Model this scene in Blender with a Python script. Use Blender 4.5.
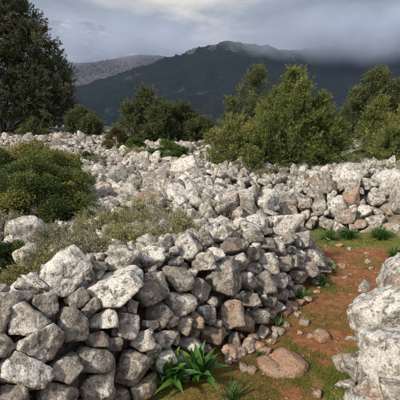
import bpy, bmesh, math, random
import numpy as np
from mathutils import Vector, Matrix, Quaternion

# ------------------------------------------------------------------ scene, camera, light
scene = bpy.context.scene
for o in list(bpy.data.objects):
    bpy.data.objects.remove(o)
COL = scene.collection
R = math.radians

cam_d = bpy.data.cameras.new('camera')
cam = bpy.data.objects.new('camera', cam_d)
COL.objects.link(cam)
cam.location = (0, 0, 1.65)
cam.rotation_euler = (R(90 - 13.2), 0, 0)
cam_d.sensor_width = 36
cam_d.lens = 34.56
cam_d.clip_start = 0.05
cam_d.clip_end = 30000
scene.camera = cam

SUN_EL, SUN_AZ = 36.0, 226.0          # azimuth clockwise from +Y
world = bpy.data.worlds.new('World')
scene.world = world
world.use_nodes = True
wn, wl = world.node_tree.nodes, world.node_tree.links
wn.clear()
w_out = wn.new('ShaderNodeOutputWorld')
w_bg = wn.new('ShaderNodeBackground')
w_bg.inputs['Strength'].default_value = 0.11
w_sky = wn.new('ShaderNodeTexSky')
w_sky.sky_type = 'NISHITA'
w_sky.sun_disc = False
w_sky.sun_elevation = R(SUN_EL)
w_sky.sun_rotation = R(SUN_AZ)
w_tc = wn.new('ShaderNodeTexCoord')
w_sep = wn.new('ShaderNodeSeparateXYZ')
wl.new(w_tc.outputs['Generated'], w_sep.inputs[0])
# cloud deck: the view direction projected on a flat layer overhead
w_abs = wn.new('ShaderNodeMath'); w_abs.operation = 'ABSOLUTE'
wl.new(w_sep.outputs['Z'], w_abs.inputs[0])
w_h = wn.new('ShaderNodeMath'); w_h.operation = 'ADD'; w_h.inputs[1].default_value = 0.16
wl.new(w_abs.outputs[0], w_h.inputs[0])
w_dx = wn.new('ShaderNodeMath'); w_dx.operation = 'DIVIDE'
w_dy = wn.new('ShaderNodeMath'); w_dy.operation = 'DIVIDE'
wl.new(w_sep.outputs['X'], w_dx.inputs[0]); wl.new(w_h.outputs[0], w_dx.inputs[1])
wl.new(w_sep.outputs['Y'], w_dy.inputs[0]); wl.new(w_h.outputs[0], w_dy.inputs[1])
w_cmb = wn.new('ShaderNodeCombineXYZ')
wl.new(w_dx.outputs[0], w_cmb.inputs['X']); wl.new(w_dy.outputs[0], w_cmb.inputs['Y'])
w_map = wn.new('ShaderNodeMapping')
w_map.inputs['Location'].default_value = (1.5, 1.2, 0.0)
wl.new(w_cmb.outputs[0], w_map.inputs[0])
w_n1 = wn.new('ShaderNodeTexNoise')
w_n1.inputs['Scale'].default_value = 0.95
w_n1.inputs['Detail'].default_value = 7.0
w_n1.inputs['Roughness'].default_value = 0.56
w_n1.inputs['Distortion'].default_value = 0.5
wl.new(w_map.outputs[0], w_n1.inputs['Vector'])
w_ramp = wn.new('ShaderNodeValToRGB')
cr = w_ramp.color_ramp
cr.elements[0].position = 0.32; cr.elements[0].color = (1.12, 1.24, 1.5, 1)
cr.elements[1].position = 0.66; cr.elements[1].color = (4.0, 3.72, 3.3, 1)
e = cr.elements.new(0.5); e.color = (1.85, 1.95, 2.2, 1)
wl.new(w_n1.outputs['Fac'], w_ramp.inputs[0])
w_mix = wn.new('ShaderNodeMix'); w_mix.data_type = 'RGBA'
w_mix.inputs['Factor'].default_value = 0.97
wl.new(w_sky.outputs[0], w_mix.inputs['A'])
wl.new(w_ramp.outputs[0], w_mix.inputs['B'])
# an overcast sky grows brighter from the horizon to the zenith
w_zen = wn.new('ShaderNodeMath'); w_zen.operation = 'MULTIPLY_ADD'; w_zen.inputs[1].default_value = 1.6; w_zen.inputs[2].default_value = 0.84
wl.new(w_abs.outputs[0], w_zen.inputs[0])
w_lum = wn.new('ShaderNodeVectorMath'); w_lum.operation = 'SCALE'
wl.new(w_mix.outputs['Result'], w_lum.inputs[0]); wl.new(w_zen.outputs[0], w_lum.inputs['Scale'])
wl.new(w_lum.outputs[0], w_bg.inputs['Color'])
wl.new(w_bg.outputs[0], w_out.inputs['Surface'])

sun_d = bpy.data.lights.new('sun', 'SUN')
sun_d.energy = 2.9
sun_d.angle = R(5.0)
sun_d.color = (1.0, 0.92, 0.80)
sun = bpy.data.objects.new('sun', sun_d)
COL.objects.link(sun)
sun.rotation_euler = (R(90 - SUN_EL), 0, R(180 - SUN_AZ))
sun.location = (-20, -20, 40)

vs = scene.view_settings
scene.display_settings.display_device = 'sRGB'
vs.view_transform = 'Standard'
vs.look = 'None'
vs.exposure = 0.62
vs.gamma = 1.0
vs.use_curve_mapping = False
cy = scene.cycles
cy.use_denoising = True
cy.max_bounces = 5
cy.diffuse_bounces = 2
cy.volume_bounces = 3
cy.transparent_max_bounces = 6
cy.volume_max_steps = 128
cy.use_adaptive_sampling = True

# ------------------------------------------------------------------ helpers
rng = np.random.default_rng(7)


def tag(o, label=None, category=None, group=None, kind=None):
    if label: o['label'] = label
    if category: o['category'] = category
    if group: o['group'] = group
    if kind: o['kind'] = kind
    return o


def link(name, me, parent=None, loc=(0, 0, 0)):
    o = bpy.data.objects.new(name, me)
    COL.objects.link(o)
    o.location = loc
    if parent is not None:
        o.parent = parent
    return o


def empty(name, loc):
    o = bpy.data.objects.new(name, None)
    COL.objects.link(o)
    o.location = loc
    o.empty_display_size = 0.2
    return o


def mesh_np(name, V, F, mat=None, smooth=False, attr=None):
    """one mesh from an (n,3) vertex array and an (m,k) face array"""
    V = np.ascontiguousarray(V, np.float32); F = np.ascontiguousarray(F, np.int32)
    me = bpy.data.meshes.new(name)
    k = F.shape[1]
    me.vertices.add(len(V)); me.vertices.foreach_set('co', V.ravel())
    me.loops.add(F.size); me.loops.foreach_set('vertex_index', F.ravel())
    me.polygons.add(len(F))
    me.polygons.foreach_set('loop_start', np.arange(len(F), dtype=np.int32) * k)
    me.polygons.foreach_set('loop_total', np.full(len(F), k, np.int32))
    if smooth:
        me.polygons.foreach_set('use_smooth', np.ones(len(F), bool))
    if attr:
        for an, arr in attr.items():
            arr = np.asarray(arr, np.float32)
            if arr.ndim == 1:
                a = me.attributes.new(an, 'FLOAT', 'POINT'); a.data.foreach_set('value', arr)
            else:
                a = me.attributes.new(an, 'FLOAT_COLOR', 'POINT')
                a.data.foreach_set('color', np.ascontiguousarray(arr).ravel())
    me.update(calc_edges=True)
    if mat is not None:
        me.materials.append(mat)
    return me


def _hash(ix, iy, iz, seed):
    h = (ix.astype(np.uint32) * np.uint32(374761393) + iy.astype(np.uint32) * np.uint32(668265263)
         + iz.astype(np.uint32) * np.uint32(2147483647 // 3 * 2 + 1) + np.uint32((seed * 974711 + 12345) & 0xffffffff))
    h = (h ^ (h >> np.uint32(13))) * np.uint32(1274126177)
    h = (h ^ (h >> np.uint32(16))) * np.uint32(2246822519)
    h = h ^ (h >> np.uint32(15))
    return h.astype(np.float64) / 4294967295.0 * 2 - 1


def vnoise(P, seed=0):
    P = np.asarray(P, float)
    i = np.floor(P).astype(np.int64); f = P - i
    u = f * f * f * (f * (f * 6 - 15) + 10)
    r = 0
    for a in (0, 1):
        wx = u[:, 0] if a else 1 - u[:, 0]
        for b in (0, 1):
            wy = u[:, 1] if b else 1 - u[:, 1]
            for c in (0, 1):
                wz = u[:, 2] if c else 1 - u[:, 2]
                r = r + wx * wy * wz * _hash(i[:, 0] + a, i[:, 1] + b, i[:, 2] + c, seed)
    return r


def fbm(P, octv=4, seed=0, gain=0.5, ridged=False):
    s = 0; a = 1.0; n = 0; P = np.asarray(P, float)
    for k in range(octv):
        v = vnoise(P * (2.03 ** k) + k * 17.3, seed + k * 31)
        if ridged: v = 1 - 2 * np.abs(v)
        s = s + a * v; n += a; a *= gain
    return s / n


def fbm2(x, y, octv=4, seed=0, gain=0.5, ridged=False):
    x = np.asarray(x, float); y = np.asarray(y, float)
    P = np.stack([x.ravel(), y.ravel(), np.full(x.size, 0.37)], 1)
    return fbm(P, octv, seed, gain, ridged).reshape(x.shape)


def sstep(a, b, x):
    t = np.clip((x - a) / (b - a), 0, 1)
    return t * t * (3 - 2 * t)


def ico(n):
    bm = bmesh.new()
    bmesh.ops.create_icosphere(bm, subdivisions=n, radius=1.0)
    V = np.array([v.co[:] for v in bm.verts]); F = np.array([[v.index for v in f.verts] for f in bm.faces])
    bm.free()
    return V / np.linalg.norm(V, axis=1, keepdims=True), F


ICO = {k: ico(k) for k in (1, 2, 3, 4, 5, 6)}


def rand_unit(n, g=rng):
    v = g.normal(size=(n, 3))
    return v / np.linalg.norm(v, axis=1, keepdims=True)


# ------------------------------------------------------------------ materials
def new_mat(name):
    m = bpy.data.materials.new(name); m.use_nodes = True
    nt = m.node_tree; nt.nodes.clear()
    return m, nt.nodes, nt.links


class NB:
    """small node-graph builder"""
    def __init__(s, name):
        s.m, s.n, s.l = new_mat(name)
        s.out = s.n.new('ShaderNodeOutputMaterial')

    def set(s, sock, v):
        if isinstance(v, bpy.types.NodeSocket): s.l.new(v, sock)
        elif v is not None: sock.default_value = v

    def pos(s):
        return s.n.new('ShaderNodeNewGeometry').outputs['Position']

    def noise(s, vec, scale, detail=4, rough=0.55, dist=0.0):
        t = s.n.new('ShaderNodeTexNoise')
        t.inputs['Scale'].default_value = scale; t.inputs['Detail'].default_value = detail
        t.inputs['Roughness'].default_value = rough; t.inputs['Distortion'].default_value = dist
        s.l.new(vec, t.inputs['Vector'])
        return t.outputs['Fac']

    def voro(s, vec, scale, feature='F1', rnd=1.0):
        t = s.n.new('ShaderNodeTexVoronoi'); t.feature = feature
        t.inputs['Scale'].default_value = scale; t.inputs['Randomness'].default_value = rnd
        s.l.new(vec, t.inputs['Vector'])
        return t.outputs['Distance']

    def ramp(s, fac, stops):
        t = s.n.new('ShaderNodeValToRGB'); c = t.color_ramp
        while len(c.elements) < len(stops): c.elements.new(0.5)
        for e, (p, col) in zip(c.elements, stops):
            e.position = p
            e.color = (col, col, col, 1) if isinstance(col, (int, float)) else (*col, 1)
        s.l.new(fac, t.inputs[0])
        return t.outputs['Color']

    def mix(s, fac, a, b, mode='MIX'):
        t = s.n.new('ShaderNodeMix'); t.data_type = 'RGBA'; t.blend_type = mode
        s.set(t.inputs['Factor'], fac)
        for k, v in (('A', a), ('B', b)):
            if isinstance(v, tuple): v = (*v, 1)
            s.set(t.inputs[k], v)
        return t.outputs['Result']

    def math(s, op, a, b=None, clamp=False):
        t = s.n.new('ShaderNodeMath'); t.operation = op; t.use_clamp = clamp
        s.set(t.inputs[0], a)
        if b is not None: s.set(t.inputs[1], b)
        return t.outputs[0]

    def bump(s, h, strength, dist, normal=None):
        t = s.n.new('ShaderNodeBump'); t.inputs['Strength'].default_value = strength
        t.inputs['Distance'].default_value = dist
        s.l.new(h, t.inputs['Height'])
        if normal is not None: s.l.new(normal, t.inputs['Normal'])
        return t.outputs['Normal']

    def principled(s, col, rough=0.9, normal=None, spec=0.3):
        t = s.n.new('ShaderNodeBsdfPrincipled')
        if isinstance(col, tuple): col = (*col, 1)
        s.set(t.inputs['Base Color'], col); s.set(t.inputs['Roughness'], rough)
        t.inputs['Specular IOR Level'].default_value = spec
        if normal is not None: s.l.new(normal, t.inputs['Normal'])
        s.l.new(t.outputs[0], s.out.inputs['Surface'])
        return t


def stone_material(name, from_attr=False, detail=1.0):
    """weathered limestone; the tint carries tone (r), ochre stain (g), lichen amount (b)"""
    b = NB(name)
    if from_attr:
        a = b.n.new('ShaderNodeAttribute'); a.attribute_name = 'stone_tint'; tint = a.outputs['Color']
    else:
        a = b.n.new('ShaderNodeObjectInfo'); tint = a.outputs['Color']
    sp = b.n.new('ShaderNodeSeparateColor'); b.l.new(tint, sp.inputs[0])
    tone, ochre, lich = sp.outputs
    P = b.pos()
    big = b.noise(P, 5.0, 5, 0.6, 0.4)
    mid = b.noise(P, 19.0 * detail, 5, 0.68)
    fine = b.noise(P, 85.0 * detail, 3, 0.7)
    base = b.ramp(big, [(0.28, (0.20, 0.177, 0.15)), (0.5, (0.345, 0.308, 0.262)), (0.72, (0.46, 0.415, 0.355))])
    base = b.mix(b.ramp(mid, [(0.36, 0.85), (0.5, 0.0)]), base, (0.15, 0.128, 0.105))
    # pale crusts of lichen
    pale_m = b.math('ADD', b.noise(P, 16.0 * detail, 5, 0.66, 0.5), b.math('MULTIPLY', lich, 0.22))
    base = b.mix(b.math('MULTIPLY', b.ramp(pale_m, [(0.60, 0.0), (0.655, 1.0)]), 0.92), base, (0.60, 0.572, 0.52))
    # dark spots
    vec2 = b.n.new('ShaderNodeVectorMath'); vec2.operation = 'ADD'; vec2.inputs[1].default_value = (3.7, 1.9, 8.1)
    b.l.new(P, vec2.inputs[0])
    dark_m = b.noise(vec2.outputs[0], 24.0 * detail, 5, 0.68)
    base = b.mix(b.math('MULTIPLY', b.ramp(dark_m, [(0.56, 0.0), (0.64, 1.0)]), 0.85), base, (0.085, 0.08, 0.074))
    # iron stain
    och_m = b.math('ADD', b.noise(vec2.outputs[0], 8.0, 4, 0.6), b.math('MULTIPLY', ochre, 0.34))
    och_f = b.math('MULTIPLY', b.ramp(och_m, [(0.62, 0.0), (0.90, 1.0)]), 0.72)
    base = b.mix(och_f, base, (0.40, 0.215, 0.12))
    base = b.mix(1.0, base, b.ramp(fine, [(0.3, 0.55), (0.62, 1.15)]), 'MULTIPLY')
    tc = b.n.new('ShaderNodeCombineColor')
    for i in range(3): b.l.new(tone, tc.inputs[i])
    base = b.mix(1.0, base, tc.outputs[0], 'MULTIPLY')
    hgt = b.math('ADD', b.math('MULTIPLY', mid, 1.0), b.math('MULTIPLY', fine, 0.17))
    nrm = b.bump(hgt, 0.9, 0.026)
    b.principled(base, 0.93, nrm, 0.15)
    return b.m


def leaf_material(name, dark, mid, tip, rough=0.6, trans=0.25, spec=0.25):
    b = NB(name)
    a = b.n.new('ShaderNodeAttribute'); a.attribute_name = 'tint'
    col = b.ramp(a.outputs['Fac'], [(0.0, dark), (0.5, mid), (1.0, tip)])
    p = b.principled(col, rough, None, spec)
    t = b.n.new('ShaderNodeBsdfTranslucent')
    b.l.new(col, t.inputs['Color'])
    mx = b.n.new('ShaderNodeMixShader'); mx.inputs[0].default_value = trans
    b.l.new(p.outputs[0], mx.inputs[1]); b.l.new(t.outputs[0], mx.inputs[2])
    b.l.new(mx.outputs[0], b.out.inputs['Surface'])
    return b.m


def bark_material(name, c0, c1):
    b = NB(name); P = b.pos()
    n = b.noise(P, 25, 5, 0.65)
    b.principled(b.ramp(n, [(0.3, c0), (0.7, c1)]), 0.9, b.bump(n, 0.8, 0.02), 0.2)
    return b.m


M_STONE = stone_material('limestone')
M_STONE_MASS = stone_material('limestone_mass', True)
M_BARK = bark_material('bark', (0.05, 0.04, 0.032), (0.16, 0.13, 0.105))
M_TWIG = bark_material('twig', (0.13, 0.11, 0.085), (0.30, 0.265, 0.215))

# soil and gravel of the stony field
b = NB('stony_soil'); P = b.pos()
n1 = b.noise(P, 0.9, 5, 0.6); n2 = b.noise(P, 9, 5, 0.7); n3 = b.noise(P, 60, 4, 0.7)
c = b.ramp(n2, [(0.3, (0.16, 0.125, 0.095)), (0.5, (0.30, 0.26, 0.21)), (0.68, (0.42, 0.38, 0.325))])
c = b.mix(b.ramp(n1, [(0.45, 0.0), (0.62, 0.75)]), c, (0.17, 0.155, 0.075))
c = b.mix(1.0, c, b.ramp(n3, [(0.3, 0.65), (0.65, 1.15)]), 'MULTIPLY')
b.principled(c, 0.95, b.bump(b.math('ADD', n2, b.math('MULTIPLY', n3, 0.15)), 0.9, 0.05), 0.1)
M_SOIL = b.m

# red earth of the footpath with thin moss
b = NB('red_earth'); P = b.pos()
n1 = b.noise(P, 3.0, 6, 0.62, 0.5); n2 = b.noise(P, 14, 6, 0.7); n3 = b.noise(P, 90, 4, 0.7)
c = b.ramp(n2, [(0.28, (0.135, 0.050, 0.022)), (0.5, (0.245, 0.102, 0.046)), (0.72, (0.36, 0.175, 0.088))])
at = b.n.new('ShaderNodeAttribute'); at.attribute_name = 'moss'
mm = b.math('ADD', b.math('MULTIPLY', n1, 0.75), at.outputs['Fac'])
mm = b.math('ADD', mm, b.math('MULTIPLY', n3, 0.25))
c = b.mix(b.math('MULTIPLY', b.ramp(mm, [(0.70, 0.0), (0.92, 1.0)]), 0.88), c,
          b.ramp(n3, [(0.35, (0.075, 0.092, 0.018)), (0.65, (0.175, 0.195, 0.045))]))
c = b.mix(1.0, c, b.ramp(n3, [(0.3, 0.7), (0.65, 1.15)]), 'MULTIPLY')
b.principled(c, 0.92, b.bump(b.math('ADD', n2, b.math('MULTIPLY', n3, 0.13)), 0.9, 0.022), 0.15)
M_EARTH = b.m

b = NB('dark_fill'); P = b.pos(); n2 = b.noise(P, 20, 4, 0.7)
b.principled(b.ramp(n2, [(0.35, (0.06, 0.045, 0.033)), (0.65, (0.16, 0.12, 0.09))]), 0.95, b.bump(n2, 1, 0.03), 0.1)
M_FILL = b.m

# ------------------------------------------------------------------ the lie of the land
PATH = np.array([(-0.35, -1.5), (0.05, 0.3), (0.30, 1.2), (0.62, 2.05), (1.06, 3.0), (1.62, 3.95), (1.98, 4.75), (1.9, 5.6), (1.3, 6.6)])


def smooth_line(pts, n=160):
    pts = np.asarray(pts, float); out = []
    Pp = np.vstack([2 * pts[0] - pts[1], pts, 2 * pts[-1] - pts[-2]])
    m = len(pts) - 1
    for t in np.linspace(0, m - 1e-6, n):
        i = int(t); f = t - i
        p0, p1, p2, p3 = Pp[i:i + 4]
        out.append(0.5 * (2 * p1 + (p2 - p0) * f + (2 * p0 - 5 * p1 + 4 * p2 - p3) * f * f + (3 * p1 - p0 - 3 * p2 + p3) * f ** 3))
    return np.array(out)


PATH_L = smooth_line(PATH)


def dist_line(x, y, L):
    x = np.asarray(x, float); y = np.asarray(y, float)
    shp = x.shape; x = x.ravel(); y = y.ravel()
    best = np.full(x.size, 1e9)
    for q in L:
        best = np.minimum(best, (x - q[0]) ** 2 + (y - q[1]) ** 2)
    return np.sqrt(best).reshape(shp)


FOOT_L = [(-1.7, 0.45), (-0.95, 1.25), (-0.29, 1.95), (0.06, 2.30), (0.40, 2.60), (0.76, 3.05), (1.25, 3.75), (1.46, 4.30)]
FOOT_R = [(0.62, 1.15), (0.82, 1.75), (1.02, 2.25), (1.50, 2.95), (2.05, 3.65), (2.5, 4.3), (2.75, 4.9)]
FOOT_LL, FOOT_RL = smooth_line(FOOT_L, 40), smooth_line(FOOT_R, 40)


def behind(x, y, L, side):
    """signed distance behind a wall's foot line"""
    T_ = np.gradient(L, axis=0); T_ /= np.linalg.norm(T_, axis=1, keepdims=True)
    best = np.full(x.shape, 1e9); w = np.zeros(x.shape)
    for k in range(len(L)):
        dx, dy = x - L[k, 0], y - L[k, 1]
        d2 = dx * dx + dy * dy
        m = d2 < best
        best = np.where(m, d2, best); w = np.where(m, (-dx * T_[k, 1] + dy * T_[k, 0]) * side, w)
    return np.where(w >= 0, 1, -1) * np.sqrt(best)


def ground_z(x, y):
    x = np.asarray(x, float); y = np.asarray(y, float)
    d = dist_line(x, y, PATH_L[::3])
    fld = 0.34 - 0.24 * sstep(4.5, 11, y)
    rise = np.maximum(sstep(0.30, 0.95, behind(x, y, FOOT_LL, 1)), sstep(0.30, 0.9, behind(x, y, FOOT_RL, -1)))
    rise = np.where(y > 3.9, np.maximum(rise * (1 - sstep(3.9, 4.6, y)), sstep(0.62, 1.2, d) * sstep(3.9, 4.6, y)), rise)
    z = fld * rise
    z = z + 0.05 * fbm2(x * 0.6, y * 0.6, 3, 3) * sstep(0.5, 1.4, d)
    z = z + 0.30 * fbm2(x * 0.13, y * 0.13, 3, 5) * sstep(6, 16, y)
    z = z - 0.11 * np.maximum(y - 33, 0) * sstep(33, 50, y)
    wide = 1 + 0.55 * (1 - sstep(2.0, 2.9, y))
    z = z - 0.09 * (1 - sstep(0.42, 0.66, d / wide))
    return z
# ------------------------------------------------------------------ dry-stone walls: foot line, height along it, cross profile
def wall_spec(foot, heights, profile, side):
    L = smooth_line(foot, 120)
    return dict(L=L, hs=np.interp(np.linspace(0, 1, 120), np.linspace(0, 1, len(heights)), heights),
                prof=np.array(profile, float), side=side)


WALL_L = wall_spec(FOOT_L,
                   [0.72, 0.74, 0.76, 0.75, 0.72, 0.62, 0.52, 0.36],
                   [(0, 0), (0.09, 0.42), (0.22, 0.80), (0.42, 1.0), (0.62, 0.92), (0.90, 0.45)], 1)
WALL_R = wall_spec(FOOT_R,
                   [0.70, 0.70, 0.68, 0.42, 0.30, 0.34, 0.45],
                   [(0, 0), (0.08, 0.4), (0.22, 0.8), (0.45, 1.0), (0.75, 0.9), (1.05, 0.45)], -1)
WALL_B = wall_spec([(0.95, 5.75), (1.5, 5.35), (2.05, 5.2), (2.7, 5.25), (3.5, 5.4), (4.6, 5.5)],
                   [0.40, 0.50, 0.62, 0.68, 0.66, 0.62],
                   [(0, 0), (0.30, 0.34), (0.70, 0.70), (1.05, 1.0), (1.35, 0.95), (1.8, 0.4)], 1)


def wall_frame(W):
    L = W['L']; T = np.gradient(L, axis=0); T /= np.linalg.norm(T, axis=1, keepdims=True)
    N = np.stack([-T[:, 1], T[:, 0]], 1) * W['side']
    return L, T, N


def wall_height(W, x, y):
    """height of the wall's outer surface above z=0 at x,y (or -1 outside)"""
    L, T, N = wall_frame(W)
    x = np.asarray(x, float).ravel(); y = np.asarray(y, float).ravel()
    D = (x[:, None] - L[None, :, 0]) ** 2 + (y[:, None] - L[None, :, 1]) ** 2
    k = D.argmin(1); w = (x - L[k, 0]) * N[k, 0] + (y - L[k, 1]) * N[k, 1]
    al = np.abs((x - L[k, 0]) * T[k, 0] + (y - L[k, 1]) * T[k, 1])
    z = np.interp(w, W['prof'][:, 0], W['prof'][:, 1]) * W['hs'][k]
    bad = (w < 0) | (w > W['prof'][-1, 0]) | (al > 0.12)
    return np.where(bad, -1.0, z)
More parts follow.
